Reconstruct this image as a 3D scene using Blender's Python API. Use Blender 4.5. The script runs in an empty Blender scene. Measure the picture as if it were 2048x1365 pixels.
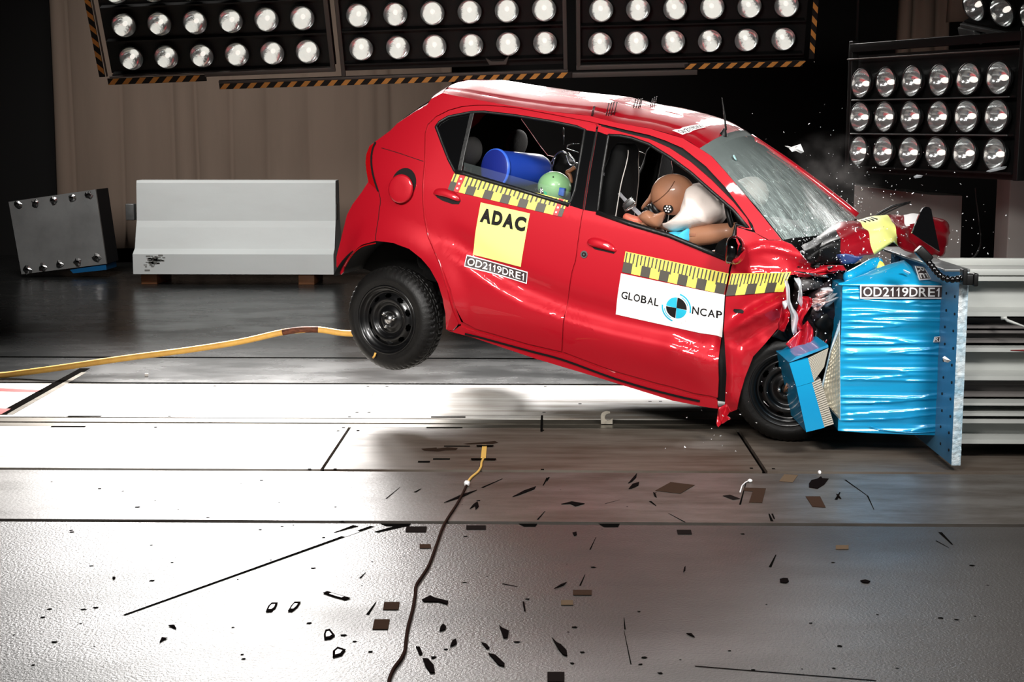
import bpy, bmesh, math, random
from mathutils import Vector, Matrix, noise
random.seed(7)
S = bpy.context.scene
COL = S.collection
def R(d): return math.radians(d)

# ------------------------------------------------------------ camera
W_PX, H_PX, FPX = 2048.0, 1365.0, 2900.0
CAM_H, PAN, PITCH = 1.53, R(1.2), math.atan(412 / 2900)
cam_d = bpy.data.cameras.new('camera'); cam = bpy.data.objects.new('camera', cam_d); COL.objects.link(cam)
cam_d.sensor_width = 36.0; cam_d.lens = FPX / W_PX * 36.0; cam_d.clip_start = 0.05; cam_d.clip_end = 100
FWD = Vector((-math.sin(PAN) * math.cos(PITCH), math.cos(PAN) * math.cos(PITCH), -math.sin(PITCH)))
RGT = Vector((math.cos(PAN), math.sin(PAN), 0)); UPV = RGT.cross(FWD)
EYE = Vector((0, 0, CAM_H))
cam.matrix_world = Matrix(((RGT.x, UPV.x, -FWD.x, 0), (RGT.y, UPV.y, -FWD.y, 0), (RGT.z, UPV.z, -FWD.z, CAM_H), (0, 0, 0, 1)))
S.camera = cam
# ------------------------------------------------------------ world, exposure
wd = bpy.data.worlds.new('hall_air'); S.world = wd; wd.use_nodes = True
wd.node_tree.nodes['Background'].inputs[0].default_value = (0.85, 0.9, 1, 1)
wd.node_tree.nodes['Background'].inputs[1].default_value = 0.008
S.view_settings.view_transform = 'Standard'; S.view_settings.look = 'None'
S.view_settings.exposure = 0.0; S.view_settings.gamma = 1.0; S.view_settings.use_curve_mapping = False

# ------------------------------------------------------------ the hall's lamps plus an added foreground fill (light only)
def area(name, loc, target, sx, sy, power, color=(1, .96, .9), spread=120, shape='RECTANGLE'):
    l = bpy.data.lights.new(name, 'AREA'); l.shape = shape; l.size = sx; l.size_y = sy
    l.energy = power; l.color = color; l.spread = R(spread)
    o = bpy.data.objects.new(name, l); COL.objects.link(o); o.location = loc
    o.rotation_euler = (Vector(target) - Vector(loc)).to_track_quat('-Z', 'Y').to_euler()
    return o
# racks on the camera's side of the track, aimed at the car
for i in range(6):
    for j in range(4): area('near_rack_lamp', (-.9 + i * .42, 3.2 - j * .32, 4.9 + j * .2), (.4, 7.5, .6), .15, .15, .5, (1, .97, .93), 60, 'DISK')
area('near_rack_light', (-2.0, .6, 3.9), (-.3, 7.6, 1.2), 2.0, 1.0, 54, (1, .97, .93), 44)
area('near_rack_light', (3.1, 1.6, 4.3), (1.5, 7.1, 1.0), 1.4, .8, 31, (1, .98, .95), 40)
area('hall_light', (-4.0, 11.0, 6.0), (-3.4, 16.0, .8), 2.2, .8, 90, (1, .96, .92), 80)
area('added_overhead_fill', (.7, 4.5, 6.2), (.9, 4.3, 0), 1.2, .8, 34, (1, .97, .94), 52)  # invented fill lamp, added to brighten the foreground floor

# ------------------------------------------------------------ pixel <-> place helpers
def ray(px, py): return FWD + RGT * ((px - 1024) / FPX) - UPV * ((py - 682.5) / FPX)
def on_floor(px, py, z=0.0):
    d = ray(px, py); return EYE + d * ((z - EYE.z) / d.z)
def at_y(px, py, Y):
    d = ray(px, py); return EYE + d * (Y / d.y)
def at_d(px, py, dep): return EYE + ray(px, py) * dep

# ------------------------------------------------------------ materials
def lin(c):
    return tuple(((v / 255) / 12.92 if v / 255 <= .04045 else ((v / 255 + .055) / 1.055) ** 2.4) for v in c)
MATS = {}
def mat(name, rgb, rough=.5, metal=0.0, spec=.5, coat=0.0, bump=None, var=None, emit=0, trans=0, ior=1.45, alpha=1, rvar=0):
    """bump=(scale, strength, stretch xyz) var=(scale, amount, dark rgb, stretch)"""
    m = bpy.data.materials.new(name); m.use_nodes = True; N = m.node_tree.nodes; L = m.node_tree.links
    b = N['Principled BSDF']; c = lin(rgb) + (1,)
    b.inputs['Base Color'].default_value = c; b.inputs['Roughness'].default_value = rough
    b.inputs['Metallic'].default_value = metal; b.inputs['Specular IOR Level'].default_value = spec
    b.inputs['Coat Weight'].default_value = coat; b.inputs['Coat Roughness'].default_value = .03
    b.inputs['Transmission Weight'].default_value = trans; b.inputs['IOR'].default_value = ior
    b.inputs['Alpha'].default_value = alpha
    if emit: b.inputs['Emission Color'].default_value = c; b.inputs['Emission Strength'].default_value = emit
    tc = N.new('ShaderNodeTexCoord')
    def tex(scale, stretch, detail=6, rough_=.6):
        mp = N.new('ShaderNodeMapping'); mp.inputs['Scale'].default_value = stretch
        L.new(tc.outputs['Object'], mp.inputs['Vector'])
        t = N.new('ShaderNodeTexNoise'); t.inputs['Scale'].default_value = scale; t.inputs['Detail'].default_value = detail
        t.inputs['Roughness'].default_value = rough_; L.new(mp.outputs[0], t.inputs['Vector']); return t
    if var:
        t = tex(var[0], var[3] if len(var) > 3 else (1, 1, 1))
        rp = N.new('ShaderNodeValToRGB'); rp.color_ramp.elements[0].position = .38; rp.color_ramp.elements[1].position = .66
        L.new(t.outputs['Fac'], rp.inputs[0])
        mu = N.new('ShaderNodeMath'); mu.operation = 'MULTIPLY'; mu.inputs[1].default_value = var[1]; L.new(rp.outputs[0], mu.inputs[0])
        mx = N.new('ShaderNodeMix'); mx.data_type = 'RGBA'; mx.inputs['A'].default_value = c; mx.inputs['B'].default_value = lin(var[2]) + (1,)
        L.new(mu.outputs[0], mx.inputs['Factor']); L.new(mx.outputs['Result'], b.inputs['Base Color'])
        if rvar:
            mr = N.new('ShaderNodeMapRange'); mr.inputs['To Min'].default_value = rough; mr.inputs['To Max'].default_value = rough + rvar
            L.new(rp.outputs[0], mr.inputs['Value']); L.new(mr.outputs[0], b.inputs['Roughness'])
    if bump:
        t = tex(bump[0], bump[2] if len(bump) > 2 else (1, 1, 1), 3)
        bp = N.new('ShaderNodeBump'); bp.inputs['Strength'].default_value = bump[1]; bp.inputs['Distance'].default_value = bump[3] if len(bump) > 3 else .01
        L.new(t.outputs['Fac'], bp.inputs['Height']); L.new(bp.outputs[0], b.inputs['Normal'])
    MATS[name] = m; return m

PAINT = mat('red_paint', (170, 12, 30), .48, .2, .25, 1.0)
TRIM = mat('interior_black', (8, 8, 8), .8, 0, .15)
RUBBER = mat('black_rubber', (16, 16, 16), .45, bump=(60, .2))
TYRE = mat('tyre_rubber', (13, 12, 12), .5, 0, .35, bump=(80, .15), var=(14, .5, (26, 25, 23)))
GLOSSBLK = mat('gloss_black', (9, 9, 10), .12, 0, .5, .6)
RIMBLK = mat('rim_black', (8, 8, 9), .3, 0, .5, .25)
CHROME = mat('bright_steel', (200, 200, 200), .25, 1)
STEEL = mat('grey_steel', (120, 122, 122), .45, .6, var=(8, .5, (80, 80, 78)))
YEL = mat('sticker_yellow', (226, 228, 130), .5)
SYEL = mat('ruler_yellow', (226, 214, 92), .45)
SGRY = mat('ruler_grey', (72, 68, 60), .45)
WHITE = mat('sticker_white', (240, 238, 238), .45)
INK = mat('print_black', (20, 18, 18), .6, 0, .2)
CYAN = mat('print_cyan', (30, 170, 200), .5)
PALE = mat('print_pale_grey', (205, 205, 205), .5)
REDSTK = mat('sticker_red', (205, 48, 52), .4)
DKINK = mat('plate_dark', (58, 46, 46), .5)
TAILRED = mat('tail_lamp_red', (150, 8, 14), .1, 0, .5, 1)

# ------------------------------------------------------------ mesh helpers
class MB:
    def __init__(s): s.v = []; s.f = []; s.m = []; s.sm = []
    def add(s, vs, fs, mi=0, smooth=False):
        o = len(s.v); s.v += [Vector(v) for v in vs]
        for f in fs: s.f.append([i + o for i in f]); s.m.append(mi); s.sm.append(smooth)
        return s
    def xf(s, M):
        s.v = [M @ v for v in s.v]; return s
    def build(s, name, mats, parent=None, loc=None, recalc=False):
        me = bpy.data.meshes.new(name); me.from_pydata([tuple(v) for v in s.v], [], s.f)
        for m in (mats if isinstance(mats, (list, tuple)) else [mats]): me.materials.append(m)
        me.polygons.foreach_set('material_index', s.m); me.polygons.foreach_set('use_smooth', s.sm)
        if recalc:
            b = bmesh.new(); b.from_mesh(me); bmesh.ops.recalc_face_normals(b, faces=b.faces); b.to_mesh(me); b.free()
        me.update()
        o = bpy.data.objects.new(name, me); COL.objects.link(o)
        if parent: o.parent = parent
        if loc is not None: o.location = loc
        return o
def box(mb, c, s, mi=0, M=None, bev=0.0):
    x, y, z = s[0] / 2, s[1] / 2, s[2] / 2; c = Vector(c)
    if bev <= 0:
        vs = [Vector((a * x, b * y, d * z)) for d in (-1, 1) for b in (-1, 1) for a in (-1, 1)]
        fs = [(0, 2, 3, 1), (4, 5, 7, 6), (0, 1, 5, 4), (2, 6, 7, 3), (0, 4, 6, 2), (1, 3, 7, 5)]
    else:
        b_ = bmesh.new(); bmesh.ops.create_cube(b_, size=1)
        for v in b_.verts: v.co = Vector((v.co.x * 2 * x, v.co.y * 2 * y, v.co.z * 2 * z))
        bmesh.ops.bevel(b_, geom=b_.edges[:], offset=min(bev, x * .9, y * .9, z * .9), segments=3, affect='EDGES', profile=.5)
        b_.verts.index_update(); vs = [v.co.copy() for v in b_.verts]; fs = [[v.index for v in f.verts] for f in b_.faces]; b_.free()
    if M: vs = [M @ v for v in vs]
    mb.add([v + c for v in vs], fs, mi, bev > 0); return mb
def frame_of(d):
    d = d.normalized(); a = Vector((0, 0, 1)) if abs(d.z) < .9 else Vector((1, 0, 0))
    u = d.cross(a).normalized(); return u, d.cross(u).normalized()
def tube(mb, pts, r, segs=10, mi=0, caps=True, flat=1.0):
    pts = [Vector(p) for p in pts]; n = len(pts); rr = r if isinstance(r, (list, tuple)) else [r] * n
    vs, fs = [], []; u = None
    for i, p in enumerate(pts):
        d = (pts[min(i + 1, n - 1)] - pts[max(i - 1, 0)]).normalized()
        if u is None: u, w = frame_of(d)
        else:
            u = (u - d * u.dot(d)).normalized(); w = d.cross(u)
        for k in range(segs):
            a = 2 * math.pi * k / segs; vs.append(p + (u * math.cos(a) + w * math.sin(a) * flat) * rr[i])
    for i in range(n - 1):
        for k in range(segs):
            a = i * segs + k; b = i * segs + (k + 1) % segs; fs.append((a, b, b + segs, a + segs))
    if caps: fs += [tuple(range(segs))[::-1], tuple((n - 1) * segs + k for k in range(segs))]
    return mb.add(vs, fs, mi, True)
def lathe(mb, prof, segs=32, M=None, mi=0, smooth=True, close=False):
    """prof: (r, h) about local z"""
    vs, fs = [], []; n = len(prof)
    for k in range(segs):
        a = 2 * math.pi * k / segs
        for r, h in prof: vs.append(Vector((r * math.cos(a), r * math.sin(a), h)))
    for k in range(segs):
        k2 = (k + 1) % segs
        for i in range(n - 1): fs.append((k * n + i, k2 * n + i, k2 * n + i + 1, k * n + i + 1))
    if M: vs = [M @ v for v in vs]
    return mb.add(vs, fs, mi, smooth)
def ellipsoid(mb, c, r, mi=0, M=None, nu=24, nv=16, fn=None):
    vs, fs = [], []; c = Vector(c)
    for j in range(nv + 1):
        t = math.pi * j / nv
        for i in range(nu):
            a = 2 * math.pi * i / nu
            n = Vector((math.sin(t) * math.cos(a), math.sin(t) * math.sin(a), math.cos(t)))
            k = fn(n) if fn else 1.0
            v = Vector((n.x * r[0], n.y * r[1], n.z * r[2])) * k
            vs.append((M @ v if M else v) + c)
    for j in range(nv):
        for i in range(nu):
            a = j * nu + i; b = j * nu + (i + 1) % nu; fs.append((a, a + nu, b + nu, b))
    return mb.add(vs, fs, mi, True)
def grid(mb, fn, nu, nv, mi=0, smooth=True, mfn=None):
    """fn(u,v) in 0..1"""
    o = len(mb.v); mb.v += [Vector(fn(i / nu, j / nv)) for j in range(nv + 1) for i in range(nu + 1)]
    for j in range(nv):
        for i in range(nu):
            a = o + j * (nu + 1) + i; mb.f.append([a, a + 1, a + nu + 2, a + nu + 1])
            mb.m.append(mfn((i + .5) / nu, (j + .5) / nv) if mfn else mi); mb.sm.append(smooth)
    return mb
def prism(mb, pts, ext, mi=0, mi_side=None, smooth=False):
    """polygon of 3-D points extruded along the vector ext"""
    n = len(pts); pts = [Vector(p) for p in pts]; ext = Vector(ext); mi_side = mi if mi_side is None else mi_side
    mb.add(pts, [tuple(range(n))], mi); mb.add([p + ext for p in pts], [tuple(range(n))[::-1]], mi)
    for i in range(n):
        j = (i + 1) % n; mb.add([pts[i], pts[j], pts[j] + ext, pts[i] + ext], [(0, 3, 2, 1)], mi_side)
    return mb
def crom(pts, k=6, closed=False):
    n = len(pts); out = []
    P = [Vector(p) for p in pts]
    rng = range(n) if closed else range(n - 1)
    for i in rng:
        p0 = P[(i - 1) % n] if closed or i > 0 else P[0]; p1 = P[i]; p2 = P[(i + 1) % n]
        p3 = P[(i + 2) % n] if closed or i + 2 < n else P[-1]
        for q in range(k):
            t = q / k
            out.append(.5 * ((2 * p1) + (p2 - p0) * t + (2 * p0 - 5 * p1 + 4 * p2 - p3) * t * t + (3 * p1 - p0 - 3 * p2 + p3) * t ** 3))
    if not closed: out.append(P[-1])
    return out
def thing(name, label, cat, loc=(0, 0, 0), group=None):
    o = bpy.data.objects.new(name, None); COL.objects.link(o); o.location = loc; o.empty_display_size = .1
    o['label'] = label; o['category'] = cat
    if group: o['group'] = group
    return o
def tag(o, label, cat, group=None):
    o['label'] = label; o['category'] = cat
    if group: o['group'] = group
    return o
def struct(o): o['kind'] = 'structure'; return o
def text_mesh(body, offset=0.0, spacing=1.0):
    """letters as 2-D outlines normalised to the unit square"""
    cu = bpy.data.curves.new('letters', 'FONT'); cu.body = body; cu.fill_mode = 'FRONT'; cu.offset = offset; cu.resolution_u = 4
    cu.space_character = spacing
    ob = bpy.data.objects.new('letters', cu); COL.objects.link(ob)
    dg = bpy.context.evaluated_depsgraph_get(); ev = ob.evaluated_get(dg); me = ev.to_mesh()
    vs = [(v.co.x, v.co.y) for v in me.vertices]; fs = [list(p.vertices) for p in me.polygons]
    ev.to_mesh_clear(); bpy.data.objects.remove(ob); bpy.data.curves.remove(cu)
    x0 = min(v[0] for v in vs); x1 = max(v[0] for v in vs); y0 = min(v[1] for v in vs); y1 = max(v[1] for v in vs)
    return [((x - x0) / (x1 - x0), (y - y0) / (y1 - y0)) for x, y in vs], fs

def letters2(m, P, s, mi, bold=.0, cuts=10):
    """P(u,v) -> point; glyphs of s fill the unit square, cut fine enough to follow a curved sheet; the figure one is drawn with its flag"""
    wd = {'O': .80, 'D': .74, 'R': .72, 'E': .64, '1': .46, '2': .58, '9': .58, 'A': .74, 'C': .72, 'G': .78, 'L': .55, 'B': .70, 'N': .76, 'P': .66}
    tot = sum(wd.get(c, .7) for c in s); x = 0
    for c in s:
        w = wd.get(c, .7)
        if c == '1':
            vs = [(.42, 0), (.66, 0), (.66, 1), (.48, 1), (.42, .90), (.16, .72), (.16, .58), (.42, .70)]; fs = [(0, 1, 2, 3, 4, 7), (4, 5, 6, 7)]
        else:
            vs, fs = text_mesh(c, bold); vs = [(.07 + .86 * a, b) for a, b in vs]
        b_ = bmesh.new(); bv = [b_.verts.new(((x + a * w) / tot, b, 0)) for a, b in vs]
        for f in fs:
            try: b_.faces.new([bv[i] for i in f])
            except ValueError: pass
        for k in range(1, 5): bmesh.ops.bisect_plane(b_, geom=b_.verts[:] + b_.edges[:] + b_.faces[:], plane_co=(0, k / 5 + .001, 0), plane_no=(0, 1, 0))
        for k in range(1, 4): bmesh.ops.bisect_plane(b_, geom=b_.verts[:] + b_.edges[:] + b_.faces[:], plane_co=((x + w * k / 4) / tot, 0, 0), plane_no=(1, 0, 0))
        b_.verts.index_update(); m.add([P(v.co.x, v.co.y) for v in b_.verts], [[v.index for v in f.verts] for f in b_.faces], mi); b_.free(); x += w

# ============================================================ THE HALL
FL_GREY = mat('floor_epoxy', (30, 31, 31), .22, 0, .5, bump=(55, .12, (1, 1, 1), .004), var=(1.6, .35, (34, 33, 32), (1, 1.6, 1)), rvar=.1)
FL_NEAR = mat('floor_rough_coat', (72, 69, 67), .38, 0, .42, bump=(95, .6, (1, 1, 1), .005), var=(1.3, .4, (56, 52, 48), (.8, 1.6, 1)), rvar=.12)
FL_CONC = mat('floor_concrete', (94, 90, 86), .38, 0, .5, bump=(60, .25, (1, 1, 1), .004), var=(4.5, .85, (64, 56, 49), (.5, 1.5, 1)), rvar=.15)
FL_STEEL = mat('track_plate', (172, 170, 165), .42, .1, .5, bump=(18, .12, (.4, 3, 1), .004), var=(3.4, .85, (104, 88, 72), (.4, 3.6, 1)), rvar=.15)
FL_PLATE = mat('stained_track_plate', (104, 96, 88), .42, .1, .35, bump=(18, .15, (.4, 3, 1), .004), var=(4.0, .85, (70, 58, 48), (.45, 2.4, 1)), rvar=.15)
FL_DARK = mat('floor_gap', (14, 13, 12), .9, 0, 0.)
FL_RAIL = mat('rail_steel', (112, 106, 96), .35, .7, var=(5, .7, (60, 54, 46), (.5, 4, 1)))
FL_RED = mat('floor_red_line', (150, 40, 38), .4)
FL_TAPE = mat('brown_tape', (46, 36, 30), .9, 0, 0., bump=(40, .15))
FL_STAIN = mat('floor_oil_stain', (60, 56, 50), .35)
WALLBLK = mat('hall_black', (17, 16, 16), .85)
CURT = mat('curtain_cloth', (128, 112, 100), .9, 0, .2, var=(.8, .4, (104, 92, 82), (3, 3, .4)))

fl = MB()
def fy(py): return on_floor(1085, py).y
XL, XR = -9.0, 9.0
def slab(y0, y1, mi, x0=XL, x1=XR, z=0.0):
    box(fl, ((x0 + x1) / 2, (y0 + y1) / 2, z - .02), (x1 - x0, y1 - y0, .04), mi)
MI = {'grey': 0, 'near': 1, 'conc': 2, 'steel': 3, 'dark': 4, 'rail': 5, 'red': 6, 'tape': 7, 'stain': 8}
box(fl, (0, 10, -.1), (18, 18, .16), 4)
slab(fy(716.5), 19, 0)
slab(fy(768), fy(719), 0)
xa = on_floor(757, 771).x; 
slab(fy(838), fy(771), 3)
slab(fy(847), fy(839.2), 5, z=-.002)
slab(fy(856), fy(849.5), 5, z=-.002)
xb = on_floor(670, 900).x; xc = on_floor(1509, 912).x
slab(fy(941), fy(857.3), 3, XL, xb - .008)
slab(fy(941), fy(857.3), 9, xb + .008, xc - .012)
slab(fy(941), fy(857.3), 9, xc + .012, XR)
slab(fy(1044), fy(945.5), 2)
slab(2.2, fy(1050), 1)
def mark(pts, key, z=.0012):
    P = [on_floor(x, y, z) for x, y in pts]; fl.add(P, [tuple(range(len(P)))], MI[key])
    if (P[1] - P[0]).cross(P[2] - P[0]).z < 0: fl.f[-1].reverse()
def stroke(a, b, w, key, z=.0012, w2=None):
    A, B = on_floor(*a, z), on_floor(*b, z); d = (B - A).normalized(); n = Vector((-d.y, d.x, 0))
    w2 = w if w2 is None else w2
    fl.add([A - n * w / 2, B - n * w2 / 2, B + n * w2 / 2, A + n * w / 2], [(0, 1, 2, 3)], MI[key])
# bolt slots and seams in the track plates
for x0, x1, y in ((862, 931, 834.5), (853, 925, 855.8), (136, 203, 832.6), (102, 171, 853.6)): stroke((x0, y), (x1, y), .03, 'dark')
for x, y in ((699, 834), (687, 856), (339, 833), (311, 855), (736, 773), (774, 773), (714, 825), (738, 825), (676, 862), (716, 861.5), (619, 938.5), (670, 938.5),
             (1160, 808), (1088, 825), (1300, 803), (1321, 803), (1085, 861), (1085, 939.5), (1503, 937), (1547, 938), (30, 823), (430, 772), (1091, 773)):
    stroke((x - 3.2, y), (x + 3.2, y), .022, 'dark')
stroke((757, 772), (718, 831), .006, 'stain'); stroke((718, 831), (1080, 832), .006, 'stain')
stroke((1084, 831), (1083, 864), .012, 'dark')
stroke((170, 737), (2, 830), .07, 'dark'); stroke((168, 745), (20, 829), .035, 'rail', .0016)
mark([(-20, 776), (88, 781), (80, 785), (-20, 782)], 'red'); mark([(-20, 816), (22, 818), (2, 829), (-20, 829)], 'red')
# long scores and scuffs in the foreground coating
stroke((248, 1231), (745, 1053), .012, 'dark', .0012, .02); stroke((685, 1073), (716, 1063), .03, 'stain', .0016, .02)
stroke((668, 1066), (712, 1052), .006, 'dark', .0012, .03); stroke((752, 1065), (812, 1050), .02, 'dark', .0012, .04)
stroke((1390, 1333), (1752, 1362), .006, 'dark')
for x0, y0, x1, y1, w in ((1005, 1168, 1035, 1174, .008), (1160, 1172, 1170, 1150, .006), (1540, 1135, 1552, 1110, .01), (1250, 1260, 1248, 1236, .005),
                          (1262, 1330, 1248, 1262, .004), (1544, 1043, 1538, 1028, .012), (1690, 960, 1735, 992, .008), (1735, 992, 1748, 1020, .006),
                          (1672, 1000, 1680, 985, .012), (1480, 1010, 1492, 966, .008), (1075, 1040, 1090, 1023, .007), (1370, 1045, 1337, 1027, .006),
                          (772, 998, 800, 975, .006), (830, 985, 842, 978, .012), (964, 976, 1005, 958, .012), (1880, 1065, 1905, 1090, .014),
                          (1872, 1082, 1898, 1096, .006), (1095, 956, 1086, 972, .01), (1098, 955, 1094, 963, .008), (1210, 1008, 1240, 1000, .004),
                          (735, 1230, 752, 1205, .01), (1300, 1003, 1312, 1012, .012), (720, 1157, 731, 1146, .008), (1180, 1100, 1192, 1075, .005)):
    stroke((x0, y0), (x1, y1), w, 'dark', .0012, w * .4)
for k in range(90):                                       # small dark pock marks of the worn coating
    x = random.uniform(20, 2030); y = random.uniform(955, 1350); r = random.uniform(.003, .010)
    c = on_floor(x, y, .0011)
    fl.add([c + Vector((math.cos(a) * r * random.uniform(.6, 1.6), math.sin(a) * r, 0)) for a in (0, 1.2, 2.5, 3.8, 5.0)], [(0, 1, 2, 3, 4)], 4)
# dark worn edge of the groove with old tape in it
for x0, x1, d in ((760, 822, 4), (1036, 1075, 5), (1196, 1240, 6)): mark([(x0, 1048), (x1, 1048), (x1 - 4, 1049 + d), (x0 + 12, 1049 + d)], 'dark')
# rough black tape on the track plate
mark([(842, 898), (873, 895.5), (874, 897.5), (895, 895), (916, 896.5), (912, 901), (890, 901.5), (876, 903.5), (848, 902)], 'tape')
mark([(926, 888), (975, 884), (990, 882.5), (997, 886), (985, 888.5), (935, 889.5)], 'tape')
stroke((836, 924), (860, 924), .035, 'dark'); stroke((866, 918.6), (900, 918.6), .03, 'dark'); stroke((888, 892.8), (940, 892.8), .025, 'dark')
stroke((942, 918.6), (992, 918.6), .032, 'dark', .0062); stroke((953, 892), (987, 892), .03, 'dark', .0062)
floor = struct(fl.build('floor', [FL_GREY, FL_NEAR, FL_CONC, FL_STEEL, FL_DARK, FL_RAIL, FL_RED, FL_TAPE, FL_STAIN, FL_PLATE]))

def wallbox(name, c, s):
    m = MB(); box(m, c, s); return struct(m.build(name, WALLBLK))
wallbox('wall_back', (0, 18.6, 3.5), (18, .2, 7)); wallbox('wall_left', (-9, 10.3, 3.5), (.2, 16.8, 7)); wallbox('wall_right', (9, 10.3, 3.5), (.2, 16.8, 7))
wallbox('ceiling', (0, 10.3, 7.1), (18.2, 16.8, .2))

# ---- curtains
def curtain(name, px0, px1, Y, pzt, pzb, label, depth=.05, period=.34, group=None, seed=1):
    x0 = at_y(px0, 400, Y).x; x1 = at_y(px1, 400, Y).x; z0 = pzb; z1 = pzt; rr = random.Random(seed)
    ph = []; x = 0.0
    while x < x1 - x0 + period: ph.append(x); x += period * rr.uniform(.35, 1.7)
    def fold(x):
        for a, b in zip(ph, ph[1:]):
            if a <= x < b: return math.sin((x - a) / (b - a) * math.pi) ** .6
        return 0
    n = int((x1 - x0) / .025)
    m = MB()
    def f(u, v):
        xx = u * (x1 - x0); return (x0 + xx + .02 * math.sin(v * 3 + xx * 5), Y - depth * fold(xx) * (.75 + .25 * math.sin(v * 2.2 + xx)), z0 + v * (z1 - z0))
    grid(m, f, n, 8)
    o = m.build(name, CURT); md = o.modifiers.new('thickness', 'SOLIDIFY'); md.thickness = .006
    return tag(o, label, 'curtain', group)
curtain('curtain', 112, 905, 17.3, 4.6, at_y(500, 497, 17.3).z, 'wide greyish brown pleated curtain hung along the back wall behind the pale barrier', .085, .42)
curtain('curtain', 1779, 1876, 13.6, 4.2, at_y(1800, 136, 13.6).z, 'tall brown pleated curtain above the lamp rack at the right', .12, .2, None, 3)
curtain('curtain', 1877, 1965, 13.2, 4.2, at_y(1900, 45, 13.2).z, 'short brown curtain end hanging by the lamp rack in the upper right corner', .12, .2, None, 5)

# ---- grey concrete barrier on wooden blocks
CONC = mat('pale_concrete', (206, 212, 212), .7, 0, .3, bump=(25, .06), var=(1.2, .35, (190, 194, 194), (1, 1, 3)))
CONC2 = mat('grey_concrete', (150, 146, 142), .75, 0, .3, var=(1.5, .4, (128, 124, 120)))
WOOD = mat('wood_block', (120, 78, 46), .65, var=(6, .6, (80, 46, 24), (.4, 1, 3)))
SOOT = mat('concrete_scuff', (120, 122, 118), .8)
BY = on_floor(460, 571).y
def bz(py, Y=None): return at_y(460, py, Y or BY).z
prof = [(0, 549), (0, 509), (.09, 498), (.17, 455), (.2, 442), (.235, 366), (.25, 361)]
pts = [(BY + d, bz(p, BY + d)) for d, p in prof]
dpt = .72; pts += [(2 * BY + dpt - y, z) for y, z in pts[::-1]]
bx0, bx1 = at_y(265.5, 520, BY).x, at_y(667, 520, BY).x
m = MB(); n = len(pts)
L_ = [Vector((bx0 + .0, y, z)) for y, z in pts]; R_ = [Vector((bx1, y, z)) for y, z in pts]
for k in range(n):
    j = (k + 1) % n; m.add([L_[k], R_[k], R_[j], L_[j]], [(0, 1, 2, 3)], 0, False)
m.add(L_, [tuple(range(n))[::-1]]); m.add(R_, [tuple(range(n))])
bar = thing('concrete_barrier', 'pale grey concrete barrier standing on two wooden blocks before the curtain', 'barrier', ((bx0 + bx1) / 2, BY + .36, 0))
INV = Matrix.Translation(-bar.location)
o = m.xf(INV).build('body', CONC, bar); md = o.modifiers.new('edges', 'BEVEL'); md.width = .02; md.segments = 3; md.limit_method = 'ANGLE'
m = MB()
for k in range(60):
    x = random.gauss(306, 9); y = random.gauss(521, 8)
    if 288 < x < 330 and 509.5 < y < 545:
        c = at_y(x, y, BY - .002); a = random.uniform(.006, .03); h = random.uniform(.003, .008); m.add([c + Vector((-a, 0, -h)), c + Vector((a, 0, -h)), c + Vector((a, 0, h)), c + Vector((-a, 0, h))], [(0, 1, 2, 3)])
m.xf(INV).build('scuff_mark', SOOT, bar)
for px, nm in ((663, 1), (266, -1)):
    m = MB(); c = at_y(px, 424, BY + .3); box(m, (c.x + .02 * nm, BY + .3, c.z), (.09, .1, .17), bev=.008); m.xf(INV).build('lifting_bracket', STEEL, bar)
for px, lab in ((297, 'brown wooden block under the left end of the pale barrier'), (612, 'brown wooden block under the right end of the pale barrier')):
    x = at_y(px, 560, BY + .04).x; m = MB(); zt = pts[0][1] - .003; box(m, (0, 0, zt / 2), (.165, .6, zt), bev=.006)
    tag(m.build('wood_block', WOOD, loc=(x, BY + .36, 0)), lab, 'wooden block', 'blocks under the barrier')

# ---- leaning metal faced crate at the far left
CRY = on_floor(120, 556).y
crate = thing('crash_block', 'tilted grey metal faced block with punched holes leaning in the dark far left', 'block', (at_y(120, 540, CRY).x, CRY, 0))
INV = Matrix.Translation(-crate.location)
PLATE = mat('dull_plate', (150, 152, 152), .5, .5, var=(2, .5, (96, 96, 96)), bump=(4, .15))
BLUEM = mat('blue_sheet', (24, 96, 150), .35, .2, .5, .4)
c4 = [at_y(x, y, CRY) for x, y in ((43, 549), (213, 528), (191, 379), (17, 404))]
lift = max(0.004 - min(v.z for v in c4), 0); c4 = [v + Vector((0, 0, lift)) for v in c4]
m = MB(); prism(m, c4, (0, .03, 0)); m.xf(INV).build('face_plate', PLATE, crate)
m = MB(); prism(m, [c + Vector((0, .031, 0)) for c in c4], (0, .42, 0)); m.xf(INV).build('block_body', mat('crate_shadow_dark', (26, 28, 32), .7, 0, .2), crate)  # body coloured near-black in place of the shadow beside the plate
m = MB(); bq = [at_y(x, y, CRY + .01) + Vector((0, 0, lift)) for x, y in ((140, 540), (212, 529), (213, 540), (146, 547))]; zq = min(v.z for v in bq); bq = [v + Vector((0, 0, max(0, .003 - zq))) for v in bq]; prism(m, bq, (0, .38, 0)); m.xf(INV).build('blue_sheet', BLUEM, crate)
def quad(c, u, v): return c[3] * (1 - u) * v + c[2] * u * v + c[1] * u * (1 - v) + c[0] * (1 - u) * (1 - v)
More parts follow.
